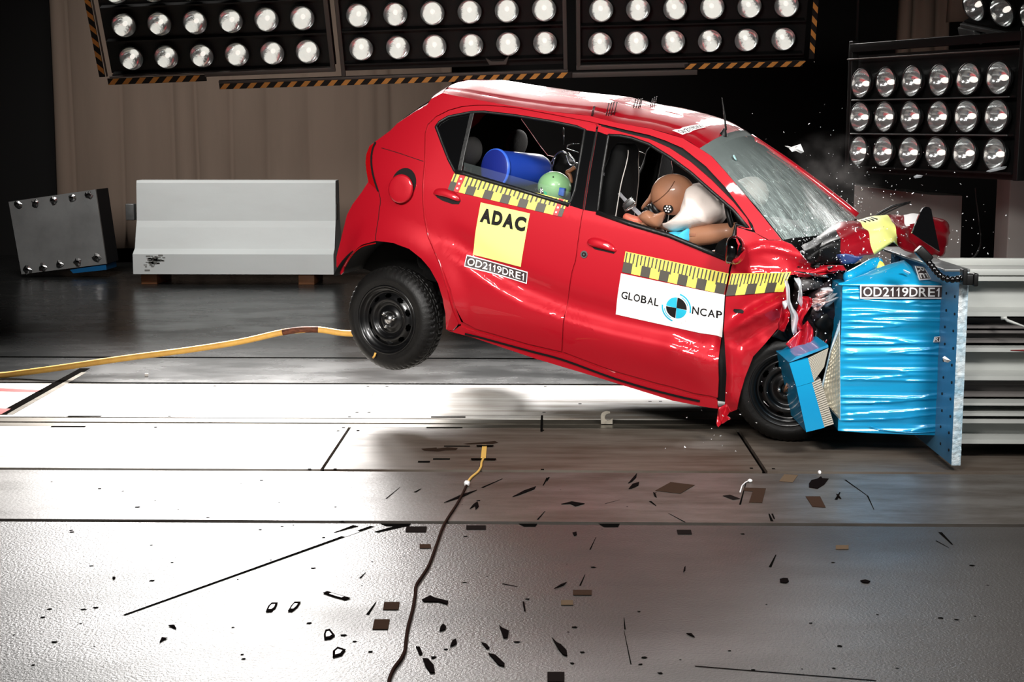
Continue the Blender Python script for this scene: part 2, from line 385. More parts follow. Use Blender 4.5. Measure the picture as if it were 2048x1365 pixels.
for u, v in ((.1, .95), (.3, .93), (.51, .93), (.72, .93), (.92, .94), (.08, .05), (.26, .06), (.46, .07), (.67, .07), (.9, .1)):
    m = MB(); c = quad(c4, u, v) + Vector((0, -.001, 0)); MM = Matrix.Translation(c) @ Matrix.Rotation(R(90), 4, 'X')
    rim = [.044 * random.uniform(.7, 1.25) for _ in range(10)]
    vs = [MM @ Vector((math.cos(k * .628) * rim[k], math.sin(k * .628) * rim[k], .006)) for k in range(10)] + [MM @ Vector((math.cos(k * .628) * .02, math.sin(k * .628) * .02, .016)) for k in range(10)] + [MM @ Vector((math.cos(k * .628) * .018, math.sin(k * .628) * .018, .003)) for k in range(10)]
    m.add(vs, [(k, (k + 1) % 10, 10 + (k + 1) % 10, 10 + k) for k in range(10)], 0); m.add(vs, [(10 + k, 10 + (k + 1) % 10, 20 + (k + 1) % 10, 20 + k) for k in range(10)] + [tuple(range(20, 30))], 1)
    m.xf(INV).build('punched_hole', [CHROME, WALLBLK], crate)

# ---- second barrier behind the crash wall, at the right
QY = 11.2
m = MB(); q = [at_y(x, y, QY) for x, y in ((1700, 545), (1712, 372), (1880, 391), (1934, 393), (1921, 545))]
zb = .0
front = [Vector((q[0].x, QY, zb)), Vector((q[4].x, QY, zb)), Vector((q[3].x - .02, QY + .06, q[3].z)), Vector((q[2].x - .05, QY + .06, q[2].z)), Vector((q[1].x, QY + .05, q[1].z))]
prism(m, front, (.12, .55, 0))
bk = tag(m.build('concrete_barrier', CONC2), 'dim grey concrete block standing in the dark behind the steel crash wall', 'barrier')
md = bk.modifiers.new('edges', 'BEVEL'); md.width = .02; md.segments = 2; md.limit_method = 'ANGLE'
m = MB(); a = at_y(2025, 360, 10.2); box(m, (a.x + .35, 10.4, 1.0), (.7, .3, 2.0), bev=.01)
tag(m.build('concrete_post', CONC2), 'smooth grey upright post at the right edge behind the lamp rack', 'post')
m = MB(); cab = [(1951, 376), (1953, 400), (1958, 440), (1962, 480), (1955, 505), (1940, 519), (1910, 525), (1890, 522)]
tube(m, crom([at_y(x, y, 10.6 - 2.4 * max(0, (k - 3) / 4)) for k, (x, y) in enumerate(cab)], 8), .006, 8)
tag(m.build('thin_cable', RUBBER), 'thin black cable looping down before the dim grey concrete block', 'cable')

# ---- lamp racks
RACK = mat('rack_black', (12, 12, 12), .55)
RAIL = mat('rack_frame_grey', (96, 90, 86), .55, .3)
HAZ = mat('hazard_orange', (228, 158, 78), .6); HAZB = mat('hazard_black', (22, 20, 18), .6)
BOWL = mat('lamp_reflector', (225, 228, 228), .14, 1.0, bump=(24, .12))
LENS = mat('lamp_lens', (235, 240, 240), .04, 0, .5, alpha=.16, bump=(30, .15))
BULB = mat('lamp_glow', (255, 250, 240), .3, emit=1.0)
RIMM = mat('lamp_rim', (60, 62, 62), .3, .8)
def lamp_meshes():
    a = MB(); lathe(a, [(.1, .0), (.097, -.012), (.088, -.032), (.07, -.056), (.045, -.075), (.022, -.084), (.004, -.086)], 28)
    b = MB(); lathe(b, [(.104, -.01), (.107, -.003), (.106, .006), (.1, .008), (.099, .001)], 28)
    c = MB(); lathe(c, [(.0995, .003), (.085, .013), (.06, .024), (.03, .030), (.0005, .032)], 28)
    d = MB(); ellipsoid(d, (0, 0, -.045), (.02, .02, .034), nu=12, nv=8)
    out = []
    for nm, mb, mt in (('lamp', a, BOWL), ('lamp_rim', b, RIMM), ('lens', c, LENS), ('bulb', d, BULB)):
        me = mb.build(nm, mt); out.append(me.data); bpy.data.objects.remove(me)
    return out
LM = lamp_meshes()
LAMPLIGHTS = []
def rack(label, px, py, D, tilt, roll, yaw, cols, rows, pu, pv, mu, mv_bot, mv_top, u_skew=0, group='lamp racks in the hall', loc=None):
    """local frame: x right along the rack, y up the rack, z out of the lamps; px,py,D place the middle of the lowest row"""
    o = thing('lamp_rack', label, 'lamp rack', loc or at_d(px, py, D), group)
    Mx = Matrix.Rotation(R(yaw), 4, 'Z') @ Matrix.Rotation(R(-roll), 4, 'Y') @ Matrix.Rotation(R(90 + tilt), 4, 'X')
    o.matrix_world = Matrix.Translation(o.location) @ Mx
    hw = (cols - 1) / 2 * pu + mu; H = (rows - 1) * pv
    bp = MB(); box(bp, (0, (H + mv_top - mv_bot) / 2, -.07), (2 * hw, H + mv_top + mv_bot, .02)); bp.build('back_board', RACK, o)
    for r in range(rows):
        mm = MB(); box(mm, (0, r * pv - pv / 2 + .002, -.02), (2 * hw - .05, .012, .08)); mm.build('row_divider', RACK, o)
    for r in range(rows):
        for c in range(cols):
            p = Vector(((c - (cols - 1) / 2) * pu + u_skew * r, r * pv, .03)); first = None
            for k, nm in enumerate(('lamp', 'lamp_rim', 'lens', 'bulb')):
                ob = bpy.data.objects.new(nm, LM[k]); COL.objects.link(ob)
                if first is None:
                    ob.parent = o; ob.location = p; ob.rotation_euler = (random.uniform(-.06, .06), random.uniform(-.06, .06), random.uniform(-.4, .4)); first = ob
                else: ob.parent = first
    for sx in ((-.7, .7) if tilt else (-1.05, 1.08)):
        p = o.matrix_world @ Vector((sx * hw, H + .12, -.08)); rd = MB(); tube(rd, [p, Vector((p.x, p.y, 7.0))], .012, 8); rd.xf(o.matrix_world.inverted()).build('hanger_rod', RACK, o)
    return o, hw, H
def bar_(o, name, p0, p1, w, h, mt=RAIL):
    m = MB(); p0, p1 = Vector(p0), Vector(p1); d = p1 - p0; ang = math.atan2(d.y, d.x)
    box(m, (p0 + p1) / 2, (d.length, w, h), 0, Matrix.Rotation(ang, 4, 'Z'), bev=.004); return m.build(name, mt, o)
def stripes(o, p0, p1, w, z, name='hazard_strip', period=.115):
    m = MB(); p0, p1 = Vector((*p0, z)), Vector((*p1, z)); d = (p1 - p0); L = d.length; d.normalize(); n = Vector((-d.y, d.x, 0)); ext = Vector((0, 0, -.01))
    prism(m, [p0 - n * w / 2, p1 - n * w / 2, p1 + n * w / 2, p0 + n * w / 2], ext, 0)
    k = 0.0; e = Vector((0, 0, .0015))
    while k < L - .07:
        a = p0 + d * k + e; b = a + d * .052; s = d * .05
        m.add([a - n * w * .48, b - n * w * .48, b + s + n * w * .48, a + s + n * w * .48], [(0, 1, 2, 3)], 1); k += period
    return m.build(name, [HAZB, HAZ], o)
o, hw, H = rack('left of the three overhead lamp racks, hazard strip along its left edge', 440, 108, 12.2, 22, 2.2, 0, 6, 3, .298, .288, .215, .15, .2, -.012)
bar_(o, 'frame_rail', (hw - .02, -.17, .02), (hw - .02, H + .2, .02), .04, .03); bar_(o, 'frame_rail', (-.15, -.165, .02), (hw, -.165, .02), .04, .03); bar_(o, 'frame_rail', (-hw, -.155, .02), (-.15, -.155, .02), .014, .02)
stripes(o, (-hw - .02, -.195), (-.14, -.195), .055, .03); stripes(o, (-hw - .06, H + .2), (-hw - .06, -.15), .05, .03); bar_(o, 'frame_rail', (-hw - .02, -.15, .02), (-hw - .02, H + .2, .02), .012, .02)
LAMPLIGHTS.append((o, hw, H))
o, hw, H = rack('middle of the three overhead lamp racks, directly above the rear of the red car', 906, 89, 12.2, 22, 1.8, 0, 6, 3, .309, .286, .19, .22, .2)
bar_(o, 'frame_rail', (-hw + .02, -.24, .02), (-hw + .02, H + .2, .02), .035, .03); bar_(o, 'frame_rail', (hw - .02, -.24, .02), (hw - .02, H + .2, .02), .035, .03); bar_(o, 'frame_rail', (-hw - 1.05, -.255, .02), (hw, -.255, .02), .025, .03)
stripes(o, (-hw - 1.05, -.29), (hw + .03, -.29), .055, .03)
m = MB(); prism(m, [(.27, -.12, .01), (.3, -.18, .01), (.44, -.18, .01), (.47, -.1, .01), (.42, -.15, .01), (.32, -.15, .01)], (0, 0, .02)); m.build('clip_bracket', RAIL, o)
LAMPLIGHTS.append((o, hw, H))
o, hw, H = rack('right of the three overhead lamp racks, with a hazard strip on its right edge', 1382, 80, 12.2, 22, 1.3, 0, 6, 3, .307, .286, .2, .2, .2, .009)
bar_(o, 'frame_rail', (-hw + .02, -.21, .02), (-hw + .02, H + .2, .02), .035, .03); bar_(o, 'frame_rail', (-hw, -.21, .02), (-.02, -.21, .02), .04, .03); bar_(o, 'frame_rail', (-hw - .06, -.275, .02), (.06, -.275, .02), .045, .03)
bar_(o, 'frame_rail', (-.02, -.2, .02), (hw, -.2, .02), .012, .02)
stripes(o, (-.05, -.22), (hw - .02, -.22), .05, .035); stripes(o, (hw + .05, H + .2), (hw + .05, -.18), .045, .03)
LAMPLIGHTS.append((o, hw, H))
o, hw, H = rack('upright lamp rack at the right, its eighteen lamps turned towards the car', 1852, 305, 9.7, 0, -.4, -64, 6, 3, .269, .236, .16, .16, .2)
bar_(o, 'frame_rail', (-hw, H + .17, .03), (hw, H + .17, .03), .01, .02); bar_(o, 'frame_rail', (-hw, H + .25, .0), (hw, H + .25, .0), .06, .03, RACK)
for r in (0, 1): bar_(o, 'frame_rail', (-hw + .06, r * .236 + .118, .03), (hw - .06, r * .236 + .118, .03), .01, .012, STEEL)
for s in (-1, 1): bar_(o, 'frame_post', (s * hw, -.16, -.02), (s * hw, H + .3, -.02), .04, .06, RACK)
LAMPLIGHTS.append((o, hw, H))
o, hw, H = rack('steeply tilted lamp rack cut off by the upper right corner of the photo', 2040, 26, 9.4, 26, -12, -62, 4, 2, .26, .27, .16, .14, .2)
bar_(o, 'frame_rail', (-hw, -.16, .02), (hw, -.16, .02), .03, .04, STEEL)
m = MB(); box(m, (-hw + .06, -.2, .02), (.16, .06, .06), bev=.01); box(m, (-hw + .16, -.24, .04), (.1, .03, .05), bev=.008); m.build('clamp', STEEL, o)

# ============================================================ CRASH WALL, DEFORMABLE BARRIER AND FLOOR THINGS
BLUE = mat('barrier_blue', (20, 158, 208), .3, .15, .5, .5, var=(2.0, .5, (14, 128, 190), (.3, 1, 1)))
HONEY = mat('honeycomb_alu', (186, 178, 156), .45, .5, bump=(50, .5, (1, 1, 1)), var=(9, .5, (120, 112, 96)))
RIBS = mat('honeycomb_ribs', (196, 190, 176), .5, .3)
PLBLUE = mat('plate_blue', (92, 150, 186), .4, .2, var=(3, .5, (62, 116, 156), (1, 1, .4)))
CHIP = mat('chipped_edge', (198, 204, 206), .6, .1, bump=(40, .6), var=(14, .75, (110, 160, 184), (1, 1, .6)))
BEAM = mat('beam_grey', (170, 172, 168), .5, .1, .4, var=(1.5, .4, (140, 142, 138), (.4, 1, 2)))
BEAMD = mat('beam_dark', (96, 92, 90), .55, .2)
RUST = mat('red_rust', (120, 30, 30), .7)
CLEAR = mat('clear_plastic', (225, 230, 235), .12, 0, .5, .3, alpha=.45)
BLKPL = mat('black_plastic', (14, 14, 14), .45, 0, .3)
PY0 = 6.55
px0 = at_y(1920, 545, PY0).x; px1 = at_y(1936, 545, PY0).x; zt = at_y(1929, 544, PY0).z; zb = at_y(1918, 931, PY0).z
plate = thing('backing_plate', 'tall blue steel plate with chipped pale edge on the face of the crash wall', 'steel plate', ((px0 + px1) / 2, 7.2, 0))
INV = Matrix.Translation(-plate.location)
m = MB(); box(m, ((px0 + px1) / 2, PY0 + .65, (zt + zb) / 2), (px1 - px0, 1.3, zt - zb)); m.xf(INV).build('plate', PLBLUE, plate)
m = MB()
def fedge(u, v):
    z = zb + v * (zt - zb); a = .0035 * noise.noise((u * 3, 0, z * 34)); return (px0 - .003 + u * (px1 - px0 + .006), PY0 - .006 - abs(a) - .004 * noise.noise((u * 2.2, 3, z * 55)), z)
grid(m, fedge, 5, 110, 0, False); m.xf(INV).build('chipped_edge', CHIP, plate)
m = MB()
for k in range(11):
    z = zb + .06 + k * (zt - zb - .1) / 10
    for yy in (PY0 + .05, PY0 + .19, PY0 + .6, PY0 + 1.1): lathe(m, [(.0005, -.004), (.0065, -.004), (.0065, .0)], 10, Matrix.Translation((px0, yy + .01 * (k % 2), z)) @ Matrix.Rotation(R(90), 4, 'Y'), 0, False)
m.xf(INV).build('bolt_head', WALLBLK, plate)
m = MB(); box(m, ((px0 + px1) / 2 - .03, PY0 + .65, zt + .006), (px1 - px0 + .08, 1.3, .012), bev=.003); m.xf(INV).build('top_flange', STEEL, plate)

# stacked steel beams
FB = 6.78; bX0 = px1 + .012; bX1 = 4.4
def zpx(py, Y=FB): return at_y(1990, py, Y).z
specs = [(889, 838, .1, 'lowest wide grey steel beam of the crash wall stack', BEAM), (832, 804, .12, 'narrow grey beam just above the lowest beam of the crash wall', BEAM),
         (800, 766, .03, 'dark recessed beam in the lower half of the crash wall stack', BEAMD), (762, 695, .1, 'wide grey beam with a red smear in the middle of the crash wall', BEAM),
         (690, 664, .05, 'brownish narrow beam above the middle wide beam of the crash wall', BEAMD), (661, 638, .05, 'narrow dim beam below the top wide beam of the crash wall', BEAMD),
         (634, 553, .1, 'topmost wide grey steel beam of the crash wall stack', BEAM)]
for pb, pt, dp, lab, mt in specs:
    z0, z1 = zpx(pb) + .002, zpx(pt) - .002; t = min(.02, (z1 - z0) * .2)
    y0 = FB + (.1 - dp); pr = [(y0, z0), (y0, z0 + t), (y0 + dp, z0 + t * 1.6), (y0 + dp, z1 - t * 1.6), (y0, z1 - t), (y0, z1), (y0 + .75, z1), (y0 + .75, z0)]
    b = thing('steel_beam', lab, 'steel beam', (bX0, FB, z0), 'beams of the crash wall')
    m = MB(); prism(m, [(0, y - FB, z - z0) for y, z in pr], (bX1 - bX0, 0, 0)); m.build('beam', mt, b)
    if 'red smear' in lab:
        m = MB(); tube(m, [(.27, y0 - FB, z1 - z0 - .012), (.36, y0 - FB - .001, z1 - z0 - .012), (.42, y0 - FB, z1 - z0 - .011)], [.004, .009, .004], 8, flat=.5); m.build('rust_smear', RUST, b)
    if 'topmost' in lab:
        m = MB(); box(m, (1.1, .35, z1 - z0 + .006), (2.1, .6, .012)); box(m, (1.1, .02, z1 - z0 + .02), (2.1, .03, .03), bev=.004); box(m, (1.1, .5, z1 - z0 + .02), (2.1, .05, .05), bev=.004); m.build('top_plate', mt, b)
m = MB(); zl = zpx(889)
for x in (2.4, 3.6): box(m, (x, 7.3, zl / 2), (.3, .3, zl))
tag(m.build('beam_foot', BEAMD), 'dark steel feet under the lowest crash wall beam', 'support')
m = MB(); tube(m, [at_y(2006, 635, 6.74), at_y(2016, 642, 6.72), at_y(2050, 654, 6.68)], [.004, .008, .004], 6); tube(m, [at_y(2002, 637, 6.74), at_y(2014, 636, 6.73)], .009, 6)
tag(m.build('cable_end', BEAM), 'short pale frayed cable end before the dark gap of the beam stack', 'cable')

# the blue honeycomb block
HY = 6.85
hx0, hx1 = at_y(1681, 700, HY).x, at_y(1886, 700, HY).x; hz0, hz1 = at_y(1780, 862, HY).z, at_y(1780, 571, HY).z
hb = thing('deformable_barrier', 'bright blue crumpled honeycomb barrier block between red car and steel plate', 'crash barrier', ((hx0 + hx1) / 2, HY + .4, hz0))
INV = Matrix.Translation(-hb.location)
def wr(x, z, e=1):
    a = noise.noise((x * 1.3, z * 26, 1.7)); b = noise.noise((x * 3.1, z * 55, 5.1)); c = noise.noise((x * 2, z * 9, 9))
    return e * (.013 * (1 - abs(a) * 2) ** 2 * (1 if a > 0 else .6) + .004 * b + .004 * c)
m = MB(); grid(m, lambda u, v: (hx0 + u * (hx1 - hx0), HY - wr(u * .5, v * .7) * min(1, 12 * u + .2, 12 * (1 - u) + .2), hz0 + v * (hz1 - hz0)), 40, 150)
m.xf(INV).build('cladding_sheet', BLUE, hb)
m = MB(); box(m, ((hx0 + hx1) / 2, HY + .42, (hz0 + hz1) / 2), (hx1 - hx0 - .006, .8, hz1 - hz0 - .004)); m.xf(INV).build('honeycomb_core', BLUE, hb)
m = MB(); prism(m, [(hx0, HY - .004, hz0 - .001), (hx1, HY - .004, hz0 - .001), (hx1, HY - .002, hz0 - .022), (hx0 + .16, HY - .002, hz0 - .012)], (0, .5, 0)); m.xf(INV).build('bottom_lip', BLUE, hb)
m = MB(); tube(m, crom([at_y(x, y, HY - .01) for x, y in ((1740, 853), (1770, 861), (1810, 865), (1850, 865), (1884, 862))], 6), .0025, 6); m.xf(INV).build('bent_edge_wire', BLUE, hb)
# folded top sheet
def tp(x, y, Y): return at_y(x, y, Y)
top = [tp(1677, 568, HY), tp(1712, 556, HY + .1), tp(1745, 541, HY + .22), tp(1778, 528, HY + .3), tp(1809, 519.5, HY + .36), tp(1823, 533, HY + .3), tp(1836, 559, HY + .16), tp(1891, 568, HY + .04)]
near = [tp(1677, 568.5, HY - .006), tp(1700, 571, HY - .008), tp(1735, 571, HY - .008), tp(1770, 571, HY - .008), tp(1800, 571, HY - .008), tp(1825, 571, HY - .008), tp(1850, 571, HY - .008), tp(1891, 569, HY - .006)]
m = MB()
def tops(u, v):
    k = min(int(u * 7), 6); t = u * 7 - k; a = near[k].lerp(near[k + 1], t); b = top[k].lerp(top[k + 1], t)
    p = a.lerp(b, v); return p + Vector((0, 0, .03 * math.sin(v * math.pi) * math.sin(u * math.pi) + .006 * noise.noise((u * 6, v * 5, 2))))
grid(m, tops, 35, 12); o = m.xf(INV).build('folded_top_sheet', BLUE, hb); md = o.modifiers.new('thickness', 'SOLIDIFY'); md.thickness = .004
m = MB(); tube(m, crom([tp(1692, 558, HY + .12), tp(1720, 543, HY + .2), tp(1745, 529, HY + .28), tp(1760, 526, HY + .32)], 5), [.012] + [.03] * 13 + [.026, .018], 14); m.xf(INV).build('rolled_blue_sheet', BLUE, hb)
m = MB(); tube(m, crom([tp(1752, 527, HY + .3), tp(1760, 536, HY + .28), tp(1768, 540, HY + .3)], 4), [.028] * 5 + [.024, .02, .016, .012], 12); m.xf(INV).build('yellow_strip', SYEL, hb)
# printed plates
def flat_plate(name, c, e, parent, body, inv, border=.06, tw=(.03, .97), th=(.16, .84), mats=None, thick=.003, off=0.0):
    """c = tl,tr,br,bl corners; e = outward unit vector"""
    tl, tr, br, bl = [Vector(p) for p in c]; e = Vector(e)
    def P(u, v, k): return (tl * (1 - u) + tr * u) * v + (bl * (1 - u) + br * u) * (1 - v) + e * (k + off)
    m = MB(); prism(m, [P(0, 0, .002), P(1, 0, .002), P(1, 1, .002), P(0, 1, .002)], -e * thick, 0)
    ar = (tr - tl).length / (tl - bl).length; bw = border / ar
    m.add([P(bw * .5, border * .5, .0028), P(1 - bw * .5, border * .5, .0028), P(1 - bw * .5, 1 - border * .5, .0028), P(bw * .5, 1 - border * .5, .0028)], [(0, 1, 2, 3)], 0)
    m.add([P(bw, border, .0034), P(1 - bw, border, .0034), P(1 - bw, 1 - border, .0034), P(bw, 1 - border, .0034)], [(0, 1, 2, 3)], 1)
    letters2(m, lambda u, v: P(tw[0] + u * (tw[1] - tw[0]), th[0] + v * (th[1] - th[0]), .0042), body, 0, .012)
    return m.xf(inv).build(name, mats or [WHITE, DKINK], parent)
c = [at_y(x, y, HY - .014) for x, y in ((1720, 570), (1888, 571.5), (1887, 598), (1720, 597.5))]
flat_plate('registration_plate', c, (0, -1, 0), hb, 'OD2119DRE1', INV, .1)
c = [at_y(x, y, HY - .018) for x, y in ((1869, 674), (1887, 673), (1886, 684), (1866, 685))]
flat_plate('torn_plate', c, (0, -1, 0), hb, 'RE', INV, .1)
c = [tp(1862, 561, HY + .06), tp(1838, 563, HY + .05), tp(1829, 535, HY + .2), tp(1848, 537, HY + .2)]
e = (c[1] - c[0]).cross(c[3] - c[0]).normalized(); e = e if e.y < 0 else -e
flat_plate('torn_plate', [c[3], c[0], c[1], c[2]], e, hb, 'RE', INV, .1, off=.006)
# flap of torn honeycomb facing and the front honeycomb ledge
m = MB(); prism(m, [tp(1680, 641, HY - .004), tp(1659, 706, HY - .03), tp(1638, 795, HY - .06), tp(1681, 842, HY - .004)], (0, .012, 0), 0); m.xf(INV).build('torn_facing_sheet', CHIP, hb)
m = MB()
def hc(u, v):
    a = tp(1679, 660, HY - .008).lerp(tp(1680, 838, HY - .008), v); b = tp(1664, 700, HY - .036).lerp(tp(1642, 795, HY - .06), min(1, v * 1.3)); b = b.lerp(tp(1680, 838, HY - .03), max(0, v - .6) * 2)
    p = a.lerp(b, u); return p + Vector((0, -.008 * math.sin(u * 3.14) + .004 * abs(math.sin(u * 18)) * abs(math.sin(v * 52)), 0))
grid(m, hc, 24, 70); m.xf(INV).build('honeycomb_cells', HONEY, hb)

bl = thing('bumper_honeycomb', 'small tilted blue and ribbed honeycomb bumper element against the front wheel', 'crash barrier', tp(1630, 790, HY - .06))
INV = Matrix.Translation(-bl.location); YB = HY - .12
def flatp(pts, Y, dY, name, mt, par, inv, rib=None):
    m = MB(); prism(m, [tp(x, y, Y + (d if len(q) > 2 else 0)) for q in pts for x, y, d in [(*q, 0)[:3]]], (0, dY, 0)); return m.xf(inv).build(name, mt, par)
flatp([(1578.5, 727), (1616, 717), (1628, 764), (1593, 774.5)], YB, .5, 'blue_face', BLUE, bl, INV)
flatp([(1593, 775), (1624, 766), (1649, 856), (1612.5, 865)], YB, .5, 'blue_face', BLUE, bl, INV)
def ribbed(name, a, b, c, d, n, Y):
    """quad a b c d; ribs run a-b"""
    m = MB()
    A, B, C, D = [tp(x, y, Y) for x, y in (a, b, c, d)]
    for k in range(n):
        t0, t1 = k / n, (k + .62) / n
        prism(m, [A.lerp(D, t0), B.lerp(C, t0), B.lerp(C, t1), A.lerp(D, t1)], (0, .02, 0), 0)
    prism(m, [p + Vector((0, .008, 0)) for p in (A, B, C, D)], (0, .4, 0), 1)
    return m.xf(INV).build(name, [RIBS, BEAMD], bl)
ribbed('ribbed_honeycomb', (1616, 717.5), (1657, 697), (1648, 735), (1628, 764), 16, YB + .004)
ribbed('ribbed_honeycomb', (1624, 766), (1641, 758), (1668, 850), (1649, 856), 22, YB + .004)
m = MB(); prism(m, [tp(1578, 725.5, YB + .002), tp(1657, 695, YB + .002), tp(1656, 690, YB + .03), tp(1592, 714, YB + .03)], (0, .3, 0)); m.xf(INV).build('blue_top_edge', BLUE, bl)

# jointed arm with its clamp and black triangular plate
arm = thing('jointed_arm', 'black ball-jointed arm clamped to the blue plate top, curving up to a holder', 'arm', tp(1930, 560, 6.5))
INV = Matrix.Translation(-arm.location)
path = crom([tp(x, y, Y) for x, y, Y in ((1853, 521, 6.6), (1862, 531, 6.57), (1874, 546, 6.53), (1886, 556, 6.5), (1899, 560, 6.48), (1912, 559, 6.48), (1924, 557, 6.48))], 12)
tot = sum((b - a).length for a, b in zip(path, path[1:])); nb = 10; acc = 0; k = 0
for a, b in zip(path, path[1:]):
    while k <= nb and acc + (b - a).length >= tot * k / nb - 1e-6:
        p = a.lerp(b, (tot * k / nb - acc) / max(1e-9, (b - a).length)); k += 1
        mm = MB(); ellipsoid(mm, p, (.0155, .0155, .0155), nu=16, nv=10); mm.xf(INV).build('ball_joint', GLOSSBLK, arm)
    acc += (b - a).length
m = MB(); tube(m, path, .009, 10); m.xf(INV).build('arm_core', BLKPL, arm)
m = MB(); a, b = tp(1836, 499, 6.62), tp(1858, 520, 6.6); ang = math.atan2((b - a).z, (b - a).x); box(m, (a + b) / 2, ((b - a).length + .01, .05, .045), 0, Matrix.Rotation(-ang, 4, 'Y'), bev=.008); m.xf(INV).build('holder', BLKPL, arm)
m = MB(); cc = tp(1938, 559, 6.48); box(m, cc, (.06, .05, .05), bev=.006); box(m, cc + Vector((-.025, 0, .012)), (.02, .06, .07), bev=.004); box(m, cc + Vector((.022, -.01, .0)), (.022, .05, .058), bev=.006); m.xf(INV).build('clamp', BLKPL, arm)
m = MB(); box(m, cc + Vector((-.035, .02, .0)), (.03, .03, .03), bev=.004); m.xf(INV).build('clamp_bracket', STEEL, arm)
TY = 7.0
tri = [(1824, 467), (1833, 444), (1841.5, 424), (1846, 416.5), (1851.5, 413.6), (1858, 414.5), (1862.7, 419), (1866, 437), (1873, 470), (1880, 504), (1852, 486)]
m = MB(); prism(m, [tp(x, y, TY) for x, y in tri], (0, .02, 0)); o = m.build('triangular_plate', GLOSSBLK); md = o.modifiers.new('edges', 'BEVEL'); md.width = .004; md.segments = 2
tag(o, 'black triangular plate with a rounded tip standing above the jointed arm', 'plate')

# hook plate in the track slot
HKY = fy(848.5)
hk = [(690, 230), (688, 175), (693, 158), (706, 146), (728, 140), (750, 144), (752, 156), (735, 158), (722, 166), (715, 180), (718, 196), (734, 206), (750, 202), (768, 192), (768, 230)]
m = MB(); prism(m, [at_y(1000 + x / 3.413, 780 + y / 3.413, HKY) for x, y in hk], (0, .012, 0)); zmin = min(v.z for v in m.v); m.v = [v - Vector((0, 0, zmin - .0005)) for v in m.v]
tag(m.build('tow_hook', mat('hook_steel', (150, 144, 132), .5, .4, var=(30, .6, (100, 94, 84)))), 'small grey steel hook plate standing upright in the track slot', 'hook')

# yellow umbilical hose
HOSE = mat('yellow_hose', (236, 186, 92), .5, 0, .4, var=(7, .35, (208, 140, 70), (3, 1, 1)))
hs = thing('umbilical_hose', 'thick yellow hose rising from the floor at the left to the rear of the car', 'hose', tp(0, 752, 9.0))
INV = Matrix.Translation(-hs.location)
hp = [(-130, 768, 8.75), (0, 752, 9.0), (120, 736, 9.0), (250, 717, 9.0), (380, 700, 9.0), (480, 684, 9.0), (560, 666, 9.0), (600, 660.5, 9.0), (640, 660, 9.0), (690, 667, 9.0), (740, 664, 8.95), (790, 640, 8.9)]
hpts = crom([tp(*p) for p in hp], 8); lo = min(p.z for p in hpts) - .022
if lo < 0: hpts = [p + Vector((0, 0, max(0, .022 - p.z))) for p in hpts]
m = MB(); tube(m, hpts, .0195, 14); m.xf(INV).build('hose', HOSE, hs)
m = MB(); tube(m, crom([tp(x, y, 8.9995) + Vector((0, -.0008, .001)) for x, y in ((562, 666), (580, 662.8), (600, 660.4), (620, 659.8), (640, 660))], 4), [.006] + [.0196] * 15 + [.008], 14)
m.xf(INV).build('scorched_patch', mat('scorched_hose', (120, 70, 48), .7, 0, .3, var=(30, .8, (54, 34, 28), (1, 1, 4))), hs)

# measuring cable on the floor
sc = thing('signal_cable', 'long thin cable across the floor, yellow near the track and black in front', 'cable', on_floor(934, 967))
INV = Matrix.Translation(-sc.location)
YCAB = mat('yellow_cable', (232, 190, 100), .5)
m = MB(); prism(m, [on_floor(x, y, .002) for x, y in ((964.5, 892), (974, 892), (971.5, 918), (961.5, 918))], (0, 0, .004)); m.xf(INV).build('flat_ribbon', YCAB, sc)
m = MB(); tube(m, crom([on_floor(x, y, .006) for x, y in ((967, 917), (963, 926), (962, 934), (956, 944), (944, 954), (938, 961), (935, 966))], 6), .0055, 8); m.xf(INV).build('yellow_lead', YCAB, sc)
m = MB(); ellipsoid(m, on_floor(934, 967, .012), (.014, .02, .012), nu=14, nv=8); box(m, on_floor(934, 967, .012), (.022, .03, .018), bev=.004); m.xf(INV).build('connector', WHITE, sc)
m = MB(); tube(m, crom([on_floor(x, y, .0055) for x, y in ((933, 971), (925, 988), (913, 1010), (896, 1036), (884, 1058), (872, 1092), (858, 1130), (842, 1156), (832, 1172), (830, 1192), (825, 1220), (817, 1250), (812, 1280), (810, 1300), (802, 1318), (788, 1337), (779, 1358), (775, 1385))], 6), .0052, 8); m.xf(INV).build('black_lead', mat('dark_cable', (50, 36, 32), .9, 0, 0.), sc)

# things lying on the floor
FLAKE = mat('black_flake', (20, 16, 16), .9, 0, 0.); GFLAKE = mat('grey_flake', (110, 110, 110), .5); TAPEB = mat('tape_brown', (62, 47, 39), .9, 0, 0., bump=(30, .2)); TAPEL = mat('tape_tan', (100, 84, 68), .9, 0, 0.); TAPED = mat('tape_dark', (32, 27, 26), .9, 0, 0.)
def lay(name, pts, lab, cat, mt, group, th=.0022, z0=.0014, inner=None):
    P = [on_floor(x, y, z0) for x, y in pts]
    if sum((P[k].x * P[(k + 1) % len(P)].y - P[(k + 1) % len(P)].x * P[k].y) for k in range(len(P))) < 0: P = P[::-1]
    c = sum(P, Vector()) / len(P); m = MB(); n = len(P); up = Vector((0, 0, th))
    m.add([p - c for p in P] + [p - c + up for p in P], [tuple(range(n))[::-1], tuple(range(n, 2 * n))] + [(k, (k + 1) % n, n + (k + 1) % n, n + k) for k in range(n)])
    if inner: m.add([(p - c) * .55 + up * 1.2 for p in P], [tuple(range(n))], 1)
    o = m.build(name, [mt, GFLAKE], loc=c); tag(o, lab, cat, group); return o
z6 = lambda L: [(200 + x / 2.926, 1000 + y / 2.926) for x, y in L]
z7 = lambda L: [(700 + x / 2.926, 1000 + y / 2.926) for x, y in L]
z8 = lambda L: [(1400 + x / 2.935, 900 + y / 2.935) for x, y in L]
